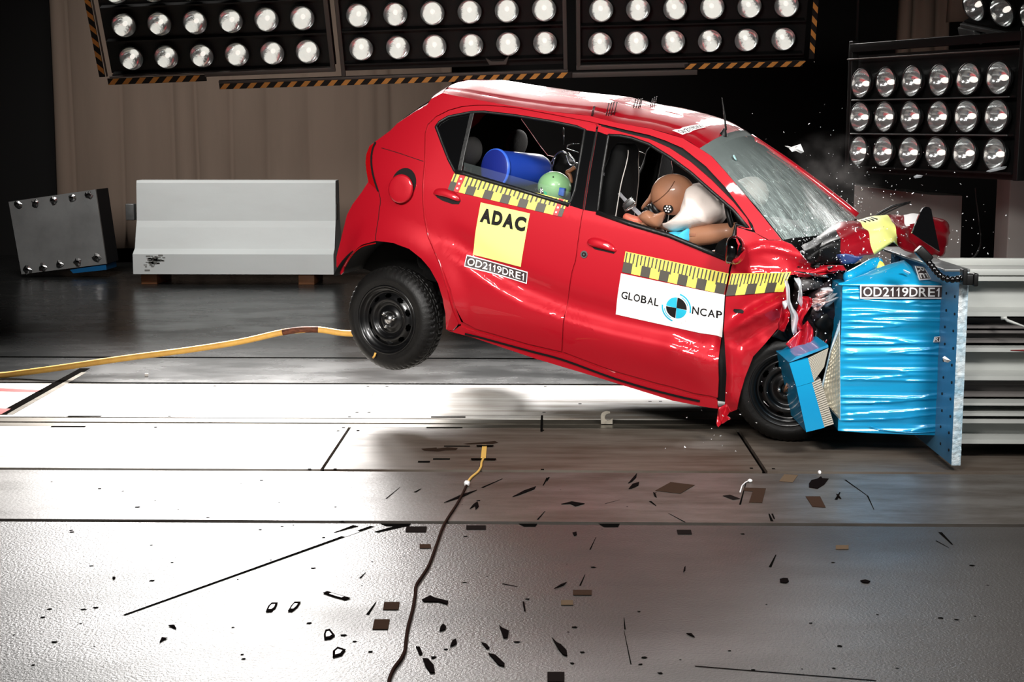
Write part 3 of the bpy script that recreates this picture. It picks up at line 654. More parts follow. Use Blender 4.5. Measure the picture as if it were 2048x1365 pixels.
z5 = lambda L: [(1000 + x / 3.413, 780 + y / 3.413) for x, y in L]
z4 = lambda L: [(600 + x / 4.014, 740 + y / 4.014) for x, y in L]
def q4(x0, y0, x1, y1, s=0): return [(x0 + s, y0), (x1 + s, y0), (x1 - s, y1), (x0 - s, y1)]
GT, GFk = 'tape patches stuck on the floor', 'black flakes lying on the floor'
for pts, lab, mt in (
    (z6(q4(1790, 158, 1910, 190, 3)), 'dark tape patch just below the floor groove, left of the black cable', TAPED),
    (z6(q4(1870, 262, 1935, 285)), 'small brown tape patch close to the left side of the black cable', TAPEB),
    (z6(q4(1660, 600, 1750, 645, 4)), 'square brown tape patch left of the cable, the farther of two alike', TAPEB),
    (z6(q4(1600, 702, 1690, 760, 6)), 'slanted brown tape patch left of the cable, the nearer of two alike', TAPEB),
    (z7(q4(680, 152, 795, 175)), 'dark tape patch just below the floor groove, right of the black cable', TAPED),
    (z7(q4(1305, 530, 1415, 560)), 'wide brown tape patch with dark edges in the middle foreground', TAPEB),
    (z7(q4(1235, 590, 1305, 618)), 'small pale brown tape patch next to the wide brown patch', TAPEL),
    (z7(q4(1155, 1010, 1255, 1068)), 'black square tape patch cut off by the bottom edge of the photo', TAPED),
    (z7(q4(1915, 178, 1998, 203, -3)), 'small black tape patch below the groove under the red reflection', TAPED),
    (z5([(1060, 690), (1165, 632), (1330, 652), (1230, 710)]), 'large brown diamond-shaped tape patch below the car', TAPEB),
    (z5([(1520, 725), (1570, 718), (1640, 745), (1590, 752)]), 'small dark diamond-shaped tape patch left of the angled brown tape', TAPED),
    (z5([(1665, 670), (1815, 675), (1790, 773), (1700, 770), (1725, 695), (1665, 690)]), 'brown angled tape patch shaped like a number seven', TAPEB),
    (z8([(465, 185), (495, 145), (575, 150), (545, 192)]), 'tan tape patch at the track plate edge below the front wheel', TAPEL),
    (z8([(620, 275), (705, 275), (738, 340), (660, 335)]), 'dark slanted brown tape patch right of the angled brown tape', TAPEB),
    (z8(q4(797, 562, 872, 585)), 'pale tan tape strip alone on the right foreground floor', TAPEL)): lay('tape_patch', pts, lab, 'tape', mt, GT, .0012)
for pts, lab, inner in (
    (z8([(640, 200), (655, 180), (690, 172), (710, 158), (718, 170), (755, 172), (730, 205), (690, 230), (640, 222)]), 'large jagged black flake right of the tan tape patch', 0),
    (z8([(468, 762), (490, 756), (515, 758), (522, 775), (505, 785), (470, 780)]), 'square black flake on the right foreground, left of the pair', 0),
    (z8([(940, 772), (970, 765), (1000, 775), (985, 785), (955, 782)]), 'flat black flake on the right foreground, right of the pair', 0),
    (z6([(970, 657), (985, 625), (1005, 606), (1040, 605), (1030, 632), (1005, 655)]), 'curved grey-centred flake, left of two footprint-like ones', 1),
    (z6([(1100, 655), (1118, 625), (1140, 600), (1175, 600), (1158, 628), (1125, 655)]), 'curved grey-centred flake, right of two footprint-like ones', 1),
    (z6([(1305, 548), (1330, 538), (1400, 560), (1465, 578), (1435, 588), (1370, 570)]), 'long grey sliver with dark edge in the left foreground', 1),
    (z6([(1310, 790), (1320, 765), (1345, 760), (1375, 797), (1350, 815), (1312, 820)]), 'bell-shaped grey-centred flake, farther of two in the foreground', 1),
    (z6([(1362, 925), (1362, 890), (1390, 865), (1438, 880), (1415, 912)]), 'bell-shaped grey-centred flake, nearer of two in the foreground', 1),
    (z7([(420, 588), (470, 563), (500, 578), (575, 595), (570, 615), (520, 600), (430, 598)]), 'long bone-shaped black flake right beside the black cable', 0),
    (z7([(523, 772), (530, 745), (545, 728), (563, 745), (556, 762)]), 'black flake with a pointed tail, upper of two right of the cable', 0),
    (z7([(585, 862), (600, 825), (620, 817), (626, 842), (605, 855)]), 'black flake with a pointed tail, lower of two right of the cable', 0),
    (z7([(385, 862), (408, 864), (425, 905), (405, 910)]), 'small black oblong flake above a larger one by the cable end', 0),
    (z7([(425, 932), (455, 932), (490, 970), (497, 1015), (470, 1016), (440, 975)]), 'large black oval flake near the bottom right of the cable', 0),
    (z7([(768, 838), (795, 845), (818, 870), (800, 875)]), 'small black flake above the long toothed one in the foreground', 0),
    (z7([(810, 902), (850, 910), (905, 962), (903, 978), (870, 970)]), 'long black toothed flake in the bottom centre foreground', 0),
    (z7([(872, 738), (890, 752), (930, 770), (922, 810), (898, 812)]), 'broad black flake with a torn pale upper edge in the foreground', 0),
    (z7([(1180, 808), (1210, 838), (1235, 850), (1268, 885), (1272, 918), (1245, 908), (1218, 875)]), 'spiky black flake like a maple seed in the foreground', 0),
    (z6([(400, 738), (435, 735), (447, 758)]), 'small black triangular flake at the far left foreground', 0),
    (z6([(348, 838), (362, 808), (395, 812), (372, 822)]), 'thin twig-like black flake at the far left foreground', 0),
    (z7([(1195, 523), (1235, 497), (1268, 485), (1250, 502)]), 'thin black splinter left of the wide brown tape patch', 0),
    (z7([(1010, 600), (1020, 600), (1028, 655), (1018, 652)]), 'short upright black sliver in the middle of the foreground', 0),
    (z5([(85, 733), (165, 690), (245, 662), (235, 680), (130, 720)]), 'long black splinter on the concrete strip right of the cable', 0),
    (z5([(878, 678), (905, 645), (950, 632), (945, 655), (900, 675)]), 'black leaf-shaped flake under the middle of the car', 0),
    (z5([(418, 783), (490, 765), (578, 780), (515, 797), (480, 780)]), 'black bird-shaped flake on the concrete strip below the car', 0),
    (z5([(875, 640), (905, 605), (935, 572), (930, 600), (900, 630)]), 'thin curved black splinter at the edge of the track plate', 0),
    (z5([(1045, 702), (1060, 708), (1070, 738), (1055, 728)]), 'short black chip left of the large diamond tape patch', 0),
    (z4([(1155, 1070), (1300, 1003), (1420, 968), (1300, 1025)]), 'long thin black bar crossing the black cable', 0),
    (z4([(1362, 1120), (1390, 1085), (1425, 1060), (1435, 1100), (1410, 1125), (1405, 1095)]), 'black forked flake right of the cable by the thin bar', 0),
    (z7([(1968, 785), (1998, 785), (2018, 808)]), 'black wedge-shaped flake at the right of the foreground', 0),
    (z7([(1302, 195), (1325, 190), (1328, 208), (1312, 212)]), 'round black flake in the red reflection below the groove', 0),
    (z7([(1950, 425), (1955, 400), (1964, 390), (1962, 415)]), 'tiny upright black chip on the right, below the small black tape', 0),
    (z8([(800, 262), (812, 265), (830, 290), (815, 284)]), 'black chip right of the slanted dark tape patch', 0),
    (z8([(420, 378), (428, 378), (440, 408), (432, 405)]), 'curled black strip on the concrete strip above the groove', 0),
    (z6([(72, 455), (85, 453), (92, 460), (80, 468)]), 'small round black chip at the left edge of the foreground', 0)):
    lay('floor_flake', pts, lab, 'debris', FLAKE, GFk, .0024, inner=inner)
m = MB(); tube(m, [on_floor(*p, .004) for p in ((1480, 985), (1484, 972), (1491, 965), (1497, 963))], .003, 6); ellipsoid(m, on_floor(1500, 962, .008), (.011, .011, .008), nu=10, nv=6)
tag(m.build('plastic_fragment', WHITE), 'white plastic fragment with a tail beside the angled brown tape', 'debris')
m = MB(); ellipsoid(m, on_floor(1639, 945.5, .008), (.008, .012, .01), nu=10, nv=6); tag(m.build('plastic_fragment', WHITE), 'tiny white fragment at the floor seam above the jagged flake', 'debris')
m = MB(); box(m, on_floor(293, 750.5, .01), (.022, .012, .02), bev=.003); tag(m.build('plastic_fragment', WHITE), 'tiny white block on the grey floor below the yellow hose', 'debris')

# ============================================================ THE RED CAR
TH, PH, RO = R(20), R(10), R(2.5)
CR = Matrix.Rotation(-TH, 3, 'Z') @ Matrix.Rotation(PH, 3, 'Y') @ Matrix.Rotation(RO, 3, 'X')
CT = at_d(774, 640, 7.9) - CR @ Vector((0, -.74, .29))
CRI = CR.transposed()
car = thing('car', 'crashed red five-door hatchback with its rear wheels in the air against the blue barrier', 'car')
car.matrix_world = Matrix.Translation(CT) @ CR.to_4x4()
LO = CRI @ (EYE - CT)
def loc(px, py, y):
    d = CRI @ ray(px, py); return LO + d * ((y - LO.y) / d.y)
def sm(a, b, t):
    t = max(0., min(1., (t - a) / (b - a))); return t * t * (3 - 2 * t)
def W0(x, z):
    if z < .65: w = .78 - .035 * ((.65 - z) / .35) ** 2
    elif z < 1.05: w = .78 - .03 * ((z - .65) / .4) ** 2
    else: w = .75 - .2 * ((z - 1.05) / .48) ** 1.15
    if x < .15: w -= .10 * min(1.3, (.15 - x) / .52) ** 2
    if x > 1.6: w -= .05 * min(1.5, (x - 1.6) / .7) ** 2
    return w
def side0(px, py, f=None):
    f = f or W0; y = -.74
    for _ in range(14):
        p = loc(px, py, y); y = -f(p.x, p.z)
    p = loc(px, py, y); return p
LINE = [(p.x, p.z) for p in (side0(*q) for q in ((889, 483), (937, 512), (1003, 560), (1055, 589), (1137, 621), (1228, 648), (1345, 674), (1440, 706)))]
def interp(T, x):
    if x <= T[0][0]: return T[0][1]
    for (a, b), (c, d) in zip(T, T[1:]):
        if x <= c: return b + (d - b) * (x - a) / (c - a)
    return T[-1][1]
ARC = side0(778, 618)
def feat(x, z):
    s = z - interp(LINE, x); fx = sm(LINE[0][0] - .1, LINE[0][0] + .12, x) * (1 - sm(1.75, 1.95, x))
    w = fx * (.030 * (1 - sm(-.055, .012, s)) * sm(.28, .5, z) - .015 * math.exp(-((s - .04) / .06) ** 2))
    r = math.hypot(x - ARC.x, z - ARC.z); w += .026 * (1 - sm(.39, .52, r)) * sm(-.34, -.2, x)
    return w
def W(x, z): return W0(x, z) + feat(x, z)
FOLDS = []
def seg_d(p, a, b):
    ax, az, bx, bz_ = a[0], a[1], b[0], b[1]; dx, dz = bx - ax, bz_ - az
    t = max(0, min(1, ((p[0] - ax) * dx + (p[1] - az) * dz) / (dx * dx + dz * dz))); return math.hypot(p[0] - ax - dx * t, p[1] - az - dz * t)
def fold(h, w, *pts):
    q = [side0(*p) for p in pts]; q = [(p.x, p.z) for p in q]
    for a, b in zip(q, q[1:]): FOLDS.append((h, w, a, b))
FEN0 = side0(1452, 640).x
fold(.03, .028, (1450, 662), (1482, 647), (1512, 628), (1548, 611), (1580, 596))
fold(-.014, .03, (1470, 625), (1545, 585)); fold(.014, .022, (1484, 512), (1497, 499), (1530, 495), (1568, 499), (1600, 512), (1690, 535))
fold(.02, .02, (1575, 560), (1583, 620)); fold(-.02, .03, (1480, 690), (1560, 640)); fold(.018, .035, (1462, 700), (1466, 800)); fold(.012, .02, (1500, 545), (1570, 548))
fold(-.02, .05, (1600, 540), (1680, 545))
def WF(x, z):
    w = W0(x, z); g = sm(FEN0, FEN0 + .1, x); k = {}
    for h, s, a, b in FOLDS: k[(h, s)] = max(k.get((h, s), 0), math.exp(-(seg_d((x, z), a, b) / s) ** 2))
    w += sum(h * v for (h, s), v in k.items()) * (.35 + .65 * g)
    return w + g * (.006 * noise.noise((x * 7, z * 7, 3)) + .004 * noise.noise((x * 19, z * 19, 8)))
DENT = [side0(1345, 690), side0(1430, 660)]
def WD(x, z):
    d = math.hypot(x - DENT[0].x, z - DENT[0].z); e = math.hypot((x - DENT[1].x) * 1.5, (z - DENT[1].z) * .5)
    return W(x, z) + .006 * math.exp(-(d / .05) ** 2) - .03 * math.exp(-(e / .07) ** 2) + .0007 * noise.noise((x * 6, z * 5, 1)) * sm(1.2, 1.7, x)
def sp(px, py, f=W): return side0(px, py, f)

MIRK = [0.0, 1.5]
def flipped(o, name=None):
    """the same part on the far side of the car"""
    me = o.data.copy(); b = bmesh.new(); b.from_mesh(me)
    for v in b.verts: v.co = Vector((v.co.x + MIRK[0] * max(0, v.co.x - MIRK[1]) * sm(.8, 1.2, v.co.z), -v.co.y, v.co.z))
    bmesh.ops.reverse_faces(b, faces=b.faces); b.to_mesh(me); b.free()
    c = bpy.data.objects.new(o.name.split('.')[0], me); COL.objects.link(c); c.parent = o.parent; return c
def panel(name, outline, mats, parent=car, holes=(), f=W, off=0.0, step=.025, thick=.012, smooth_pts=False, layer=True, mirror=False, crum=None):
    b = bmesh.new(); loops = []
    for L in [outline] + list(holes):
        q = [sp(*p, f) for p in L]; P = []
        for k, a in enumerate(q):
            c = q[(k + 1) % len(q)]; n = max(1, int(math.hypot(c.x - a.x, c.z - a.z) / .03))
            P += [(a.x + (c.x - a.x) * t / n, a.z + (c.z - a.z) * t / n) for t in range(n)]
        vs = [b.verts.new((x, 0, z)) for x, z in P]; es = [b.edges.new((vs[k], vs[(k + 1) % len(vs)])) for k in range(len(vs))]; loops.append(es)
    bmesh.ops.triangle_fill(b, use_beauty=True, use_dissolve=False, edges=[e for l in loops for e in l], normal=(0, -1, 0))
    x0 = min(v.co.x for v in b.verts); x1 = max(v.co.x for v in b.verts); z0 = min(v.co.z for v in b.verts); z1 = max(v.co.z for v in b.verts)
    for ax, lo, hi in ((0, x0, x1), (2, z0, z1)):
        k = math.ceil(lo / step)
        while k * step < hi:
            co = [0, 0, 0]; co[ax] = k * step + 1e-5; no = [0, 0, 0]; no[ax] = 1
            bmesh.ops.bisect_plane(b, geom=b.verts[:] + b.edges[:] + b.faces[:], plane_co=co, plane_no=no, dist=1e-5); k += 1
    bmesh.ops.remove_doubles(b, verts=b.verts, dist=1e-4)
    bmesh.ops.recalc_face_normals(b, faces=b.faces)
    for fc in b.faces:
        if fc.normal.y > 0: fc.normal_flip()
    m = MB(); idx = {}
    for v in b.verts:
        idx[v] = len(m.v); w = f(v.co.x, v.co.z) + off; m.v.append(Vector((v.co.x, -w, v.co.z)))
        if crum: m.v[-1] += crum(v.co.x, v.co.z)
    n0 = len(m.v)
    for fc in b.faces: m.f.append([idx[v] for v in fc.verts]); m.m.append(0); m.sm.append(True)
    if layer:
        base = list(m.v); m.v += [v + Vector((0, thick, 0)) for v in base]
        for fc in b.faces: m.f.append([idx[v] + n0 for v in fc.verts][::-1]); m.m.append(1); m.sm.append(True)
        for e in b.edges:
            if len(e.link_faces) == 1:
                a, c = idx[e.verts[0]], idx[e.verts[1]]; m.add([base[a], base[c], base[c] + Vector((0, thick, 0)), base[a] + Vector((0, thick, 0))], [(0, 1, 2, 3)], 0)
    b.free()
    o = m.build(name, mats if isinstance(mats, list) else [mats, TRIM], parent)
    if mirror: flipped(o)
    return o
def inflate(mb, outline, y, h, n=7, mi=0, k=5, c=None, fn=None, f=None):
    """rounded body with the given outline (seen from the camera) about the local plane y"""
    P = crom([loc(px, py, y) if f is None else sp(px, py, f) for px, py in outline], k, True); C = sum(P, Vector()) / len(P)
    vs = []; N = len(P); fs = []
    for j in range(2 * n + 1):
        a = -math.pi / 2 + math.pi * j / (2 * n); s = math.cos(a) ** .8 if math.cos(a) > 0 else 0; s = max(s, .02)
        for p in P:
            v = C + (p - C) * s + Vector((0, h * math.sin(a), 0)); vs.append(v + (fn(v) if fn else Vector()))
    for j in range(2 * n):
        for i in range(N): fs.append((j * N + i, j * N + (i + 1) % N, (j + 1) * N + (i + 1) % N, (j + 1) * N + i))
    fs += [tuple(range(N))[::-1], tuple(2 * n * N + i for i in range(N))]
    return mb.add(vs, fs, mi, True)
def strip(name, pts, wd, mt, parent=car, f=W, off=.001, k=4, mirror=False, closed=False):
    """flat line lying on the body side"""
    P = crom([sp(*p, f) for p in pts], k, closed); m = MB(); vs = []
    N = len(P)
    for i, p in enumerate(P):
        d = (P[min(i + 1, N - 1)] - P[max(i - 1, 0)]); nx, nz = -d.z, d.x; l = math.hypot(nx, nz) or 1; nx, nz = nx / l * wd / 2, nz / l * wd / 2
        for s in (-1, 1):
            x, z = p.x + nx * s, p.z + nz * s; vs.append(Vector((x, -(f(x, z) + off), z)))
    m.add(vs, [(2 * i, 2 * i + 2, 2 * i + 3, 2 * i + 1) for i in range(N - 1)], 0, True)
    o = m.build(name, mt, parent)
    if mirror: c = flipped(o); c.parent = rdm if parent is rdoor else fdm; c.data.materials[0] = TRIM
    return o

# ---- windscreen corners fix how far the far side is twisted
B0 = sp(1566, 480); B1 = loc(1712, 434, .64)
MIRK[0] = (B1.x - B0.x) / (B0.x - 1.5)

# ---- body side with roof rail and windscreen pillar
side_outline = [(884, 186), (924, 194), (1003, 208.6), (1108, 224), (1180, 232), (1233, 246), (1298, 257), (1366, 277), (1399, 297), (1423, 313), (1451, 344), (1494, 395), (1536, 446), (1563, 480), (1538, 480),
    (1511, 466), (1505, 449), (1485, 421), (1451, 375), (1412, 333), (1366, 296.5), (1330, 281), (1298, 270), (1253, 260), (1197, 247), (1180, 243), (1108, 229), (1029, 214.5), (976, 210), (950, 210), (924, 212.5), (897, 220), (871, 233), (855, 249), (849.5, 266), (848.5, 324), (844.5, 364), (844.5, 404), (847.5, 437), (854, 472), (868, 505), (877, 527), (884, 552), (894, 582), (905, 622), (917, 648), (905, 662), (892, 659),
    (891, 628), (885.5, 598), (876, 567), (860, 538), (842, 517), (818, 498), (786, 486), (752, 482), (723, 490), (702, 509), (688, 533), (686, 545), (682, 550), (673, 533), (673, 514), (681, 483), (694, 430), (705, 409), (723, 385), (736.5, 364), (731, 325), (732.5, 309), (739, 292), (781, 261), (794.5, 247), (829, 224), (854, 210), (863, 197)]
body = panel('body_side', side_outline, PAINT, mirror=True)
strip('panel_seam', [(757, 382), (761, 402), (758, 425), (754, 455), (751, 481)], .004, INK, body)
strip('panel_seam', [(763, 296), (800, 307), (847, 323)], .003, INK, body)
strip('bumper_edge', [(690, 534), (703, 512), (723, 494), (752, 486.5)], .006, TAILRED, body)
# tail lamp
panel('tail_lamp', [(732, 325), (733.5, 309), (740, 293), (752, 285), (746, 300), (744, 325), (749, 356), (757, 381), (738, 365)], [TAILRED, TRIM], body, off=.005, step=.03, thick=.02)
strip('lamp_gap', [(752, 284), (745.5, 300), (743.5, 325), (748.5, 356), (757, 382)], .012, INK, body, off=.0065)
# fuel filler with its flap hanging open
fc = sp(808, 366)
def disc(mb, c, r, off, mi=0, sx=1.0, dx=0, dz=0, n=28, dome=0.0):
    vs = [Vector((c.x + dx, -(W(c.x, c.z) + off + dome), c.z + dz))]
    for k in range(n):
        a = 2 * math.pi * k / n; x, z = c.x + dx + math.cos(a) * r * sx, c.z + dz + math.sin(a) * r; vs.append(Vector((x, -(W(c.x, c.z) + off + (W(x, z) - W(c.x, c.z))), z)))
    return mb.add(vs, [(0, 1 + k, 1 + (k + 1) % n) for k in range(n)], mi, True)
m = MB(); disc(m, fc, .078, .0035, 0, .95); m.build('filler_recess', INK, body)
m = MB(); A = sp(806, 377); vs = []; n = 32
for off, r in ((.022, .074), (.026, .077), (.033, .075), (.036, .066), (.037, .03)):
    for k in range(n):
        a = 2 * math.pi * k / n; x, z = A.x + math.cos(a) * r * .93, A.z + math.sin(a) * r; vs.append(Vector((x, -(W(A.x, A.z) + off + .12 * (z - A.z) * -1), z)))
m.add(vs, [(j * n + k, j * n + (k + 1) % n, (j + 1) * n + (k + 1) % n, (j + 1) * n + k) for j in range(4) for k in range(n)] + [tuple(4 * n + k for k in range(n)), tuple(range(n))[::-1]], 0, True)
m.build('fuel_flap', PAINT, body)

# ---- doors
rd_out = [(852.5, 266), (858, 252), (873, 237), (899, 224.5), (925, 217), (950, 214), (976, 214), (1029, 219), (1108, 233.5), (1180, 247.5), (1193, 250.5), (1191, 263), (1180, 322), (1165.5, 420), (1157, 470), (1150.5, 520), (1142.5, 546), (1134.5, 606), (1124.5, 670), (1122.5, 703.5), (1055, 688), (976, 665), (951, 658), (927, 645), (912, 617), (901, 578), (891, 551), (878, 519), (862, 480), (853.5, 440), (849.5, 404), (850, 364), (853, 324)]
rd_hole = [(872, 254), (879, 244), (897, 233.6), (943, 224.4), (968, 224), (1029, 231), (1108, 244), (1152, 253), (1170, 260), (1163, 300), (1150, 380), (1139, 409), (926, 344), (909, 341.5), (897, 318), (884, 285)]
rdoor = panel('rear_door', rd_out, PAINT, holes=[rd_hole], step=.02); rdm = flipped(rdoor)
fd_out = [(1197, 251.5), (1253, 267), (1298, 278), (1338, 295.5), (1381, 324), (1423, 360.5), (1466, 404), (1494, 438), (1503, 460), (1490, 458), (1473, 452), (1470, 482), (1464, 520), (1458.5, 536), (1450, 588), (1444, 661), (1439, 700), (1437, 760), (1435, 796), (1421, 792), (1389, 787), (1345, 774), (1316, 767), (1228, 742), (1180, 724.5), (1126, 704), (1127.5, 670), (1137.5, 606), (1146, 546), (1154, 520), (1160, 470), (1168.5, 421), (1195, 263)]
fd_hole = [(1216.5, 271), (1240, 272), (1262, 276), (1298, 289), (1338, 314), (1381, 345.5), (1423, 383), (1466, 420), (1496, 456), (1472, 449), (1468, 470), (1458, 512), (1451, 517.5), (1338, 470), (1195, 424.5), (1205, 340)]
fdoor = panel('front_door', fd_out, PAINT, holes=[fd_hole], f=WD, step=.02); fdm = flipped(fdoor)
# dark seals behind the gaps
strip('door_seal', [(1195, 256), (1192, 263), (1167, 420), (1158.5, 470), (1152, 520), (1144, 546), (1136, 606), (1126, 670), (1124, 704)], .03, PAINT, rdoor, off=-.012, k=3, mirror=True)
strip('door_seal', [(917, 650), (905, 620), (894, 581), (884, 551), (873, 518), (857, 480), (850, 440), (847, 404), (847, 364), (850.5, 324), (851, 266), (856, 251), (872, 235), (898, 222), (924, 215), (950, 212), (976, 212), (1029, 217), (1108, 231), (1180, 245), (1196, 249)], .03, PAINT, rdoor, off=-.012, k=3, mirror=True)
strip('door_seal', [(920, 652), (951, 661), (976, 668), (1055, 691), (1126, 707), (1180, 727), (1228, 745), (1316, 770), (1345, 777), (1389, 790), (1432, 799)], .04, PAINT, rdoor, off=-.012, k=3, mirror=True)
strip('door_seal', [(1197, 249), (1253, 263), (1298, 273), (1336, 288), (1374, 310), (1418, 347), (1459, 389), (1490, 430), (1505, 455)], .07, INK, fdoor, off=-.018, k=3, mirror=True)
strip('door_seal', [(1462, 520), (1458, 545), (1449, 600), (1445, 661), (1443, 705), (1443, 760), (1441, 806)], .06, INK, fdoor, off=-.03, k=3, mirror=True)
strip('pillar_gap', [(1195, 256), (1192, 263), (1180, 340), (1167, 420)], .02, INK, rdoor, off=-.006, k=3)
# black window trim
def outline_tube(name, pts, r, par, mt=RUBBER, f=W, off=.0, closed=True):
    P = crom([sp(*p, f) for p in pts], 1, closed); P = [p + Vector((0, -off, 0)) for p in P]
    if closed: P.append(P[0]); P.append(P[1])
    m = MB(); tube(m, P, r, 8); return m.build(name, mt, par)
outline_tube('window_seal', rd_hole, .008, rdoor); outline_tube('window_seal', fd_hole, .009, fdoor, f=WD)
outline_tube('sill_seal', [(911, 344), (930, 348), (1040, 380), (1138, 410)], .011, rdoor, off=.004, closed=False)
outline_tube('sill_seal', [(1194, 425), (1260, 448), (1338, 471), (1451, 518)], .012, fdoor, off=.004, closed=False)
panel('pillar_trim', [(1171, 260), (1191, 263.5), (1180, 322), (1165.5, 419), (1140, 411), (1152, 370), (1163, 300)], [GLOSSBLK, TRIM], rdoor, off=.003)
panel('pillar_trim', [(1195.5, 263), (1216.5, 270.5), (1205, 340), (1194, 424), (1169.5, 420)], [GLOSSBLK, TRIM], fdoor, off=.003, f=WD)
qg = panel('quarter_window', [(873, 255), (880, 245), (898, 235), (943, 226), (917, 343), (909, 341), (897, 317), (885, 285)], [GLOSSBLK, TRIM], rdoor, off=-.006)
strip('window_divider', [(944, 225), (934, 270), (926, 305), (918, 344)], .018, RUBBER, rdoor, off=.002); strip('divider_edge', [(948.5, 225), (938, 270), (930, 305), (923, 343)], .004, CHROME, rdoor, off=.004)
GLASS = mat('side_glass', (200, 215, 215), .03, 0, .5, alpha=.05)
panel('window_glass', [(925, 325), (1140, 385), (1139, 409), (926, 345)], [GLASS], rdoor, off=-.012, layer=False)
# handles, lock
def handle(par, outer, lip, f):
    h = MB(); inflate(h, outer, 0, .022, f=f); o = h.build('door_handle', PAINT, par)
    panel('handle_lip_shadow', lip, [INK], par, off=.0015, f=f, layer=False, step=.02)  # shadow below the handle, laid on as a flat black patch
handle(rdoor, [(867, 388), (870, 380), (880, 376.5), (895, 378), (910, 385), (919, 393), (921, 400.5), (915, 403), (895, 396), (875, 391)], [(870, 389), (893, 396), (915, 403), (922, 401), (918, 409), (905, 408.5), (885, 401.5), (874, 395)], W)
handle(fdoor, [(1174.5, 486), (1178, 478), (1190, 475), (1206, 479), (1222, 486), (1232, 497), (1232.5, 504), (1222, 503), (1200, 497.5), (1180, 492)], [(1176, 488), (1200, 496), (1222, 503), (1232.5, 502), (1228, 508), (1212, 504), (1190, 499)], WD)
m = MB(); disc(m, sp(1168.5, 509), .019, .004, 0); disc(m, sp(1168.5, 509), .012, .006, 1); disc(m, sp(1168.5, 509), .005, .008, 2); m.build('door_lock', [CHROME, INK, CHROME], fdoor)
# sill
rocker = panel('sill', [(893, 660.5), (905, 663.5), (919, 652.5), (935, 660), (951, 664), (976, 671), (1055, 694), (1126, 710), (1180, 730), (1228, 748), (1316, 773), (1345, 780), (1389, 793), (1421, 797), (1434, 801), (1435, 818), (1418, 816), (1345, 802), (1177, 750), (1069, 717.5), (902, 664)], PAINT, off=-.002, mirror=True)
strip('sill_shadow_line', [(930, 668), (1055, 701), (1126, 720), (1228, 757), (1316, 783), (1400, 803)], .012, INK, rocker, off=.003)  # shadow line under the doors, drawn as a flat black strip

# ---- front wing, crumpled
wing = panel('front_wing', [(1463, 535), (1468, 520), (1473, 484), (1474, 455), (1490, 460), (1506, 465), (1513, 468), (1536, 481), (1563, 481), (1583, 489), (1600, 506), (1618, 526), (1642, 531), (1686, 531), (1692, 541), (1655, 546), (1610, 549), (1582, 550), (1569, 560), (1576, 590), (1580, 622), (1571, 638), (1550, 664), (1530, 688), (1506, 714), (1489, 758), (1481.5, 784), (1474, 819.5), (1461, 825), (1450, 811), (1453, 749), (1450.5, 705), (1447, 661), (1452, 588)],
             PAINT, f=WF, step=.014)
flipped(wing)
panel('wing_slot', [(1468, 618), (1484, 619), (1488, 622), (1487, 627), (1471, 626), (1467, 622)], [INK], wing, off=.004, f=WF, layer=False, step=.02)

# ---- roof
edge = [(884, 186), (924, 194), (1003, 208.6), (1108, 224), (1180, 232), (1233, 246), (1298, 257), (1366, 277), (1399, 297)]
EP = crom([sp(*p) for p in edge], 8)
NE = len(EP) - 1
def roof_pt(u, t, dz=0):
    k = min(int(u * NE), NE - 1); a = EP[k].lerp(EP[k + 1], u * NE - k); q = 1 - t * t
    x = a.x - .055 * q * (1 - u) ** 3 + .05 * q * u ** 4
    z = a.z + (.075 + .012 * math.sin(u * math.pi)) * (1 - abs(t) ** 2.3) * (1 - .25 * (1 - sm(0, .15, u)))
    z -= .005 * math.exp(-((abs(t) - .83) / .025) ** 2) + .004 * math.exp(-((abs(t) - .42) / .03) ** 2) * sm(.1, .2, u) * (1 - sm(.75, .9, u))
    z += .0016 * noise.noise((x * 6, t * 4, 2)) + .0009 * noise.noise((x * 17, t * 8, 6))
    return Vector((x, a.y * -t if t else 0, z + dz))
def roof_xy(x, y, dz=0):
    lo, hi = 0.0, 1.0
    for _ in range(28):
        u = (lo + hi) / 2; k = min(int(u * NE), NE - 1); a = EP[k].lerp(EP[k + 1], u * NE - k); t = max(-1, min(1, y / -a.y))
        if roof_pt(u, t).x < x: lo = u
        else: hi = u
    return roof_pt(u, t, dz)
def roof_px(px, py, dz=0):
    d = CRI @ ray(px, py); best = None; y = -.62; prev = None
    while y < .62:
        p = LO + d * ((y - LO.y) / d.y); g = p.z - roof_xy(p.x, y).z
        if prev is not None and prev > 0 >= g: return roof_xy(p.x, y, dz)
        prev = g; y += .006
    return roof_xy((LO + d * ((0 - LO.y) / d.y)).x, 0, dz)
m = MB(); grid(m, lambda u, v: roof_pt(u, v * 2 - 1), 90, 56); roof = m.build('roof', PAINT, car)
m = MB(); grid(m, lambda u, v: roof_pt(.02 + u * .96, v * 1.9 - .95, -.03), 30, 16); m.build('headliner', TRIM, roof)
# tailgate
tg = [(884, 186), (863, 197), (854, 210), (829, 224), (794.5, 247), (781, 261), (739, 292), (732.5, 309), (731, 325), (736.5, 364), (723, 385), (705, 409), (694, 430), (681, 483), (673, 514), (673, 533), (682, 550)]
TP = [sp(*p) for p in tg]
m = MB()
def tgf(u, v):
    k = min(int(v * (len(TP) - 1)), len(TP) - 2); a = TP[k].lerp(TP[k + 1], v * (len(TP) - 1) - k); t = u * 2 - 1; q = 1 - abs(t) ** 2.4
    z = a.z + .06 * q * (1 - v) ** 3
    return Vector((a.x - (.055 + .05 * v) * q, a.y * -t, z))
grid(m, tgf, 24, 32); tgate = m.build('tailgate', PAINT, car)
m = MB(); grid(m, lambda u, v: tgf(.12 + u * .76, .12 + v * .25) + Vector((-.006, 0, .002)), 14, 8); m.build('rear_window', GLOSSBLK, tgate)
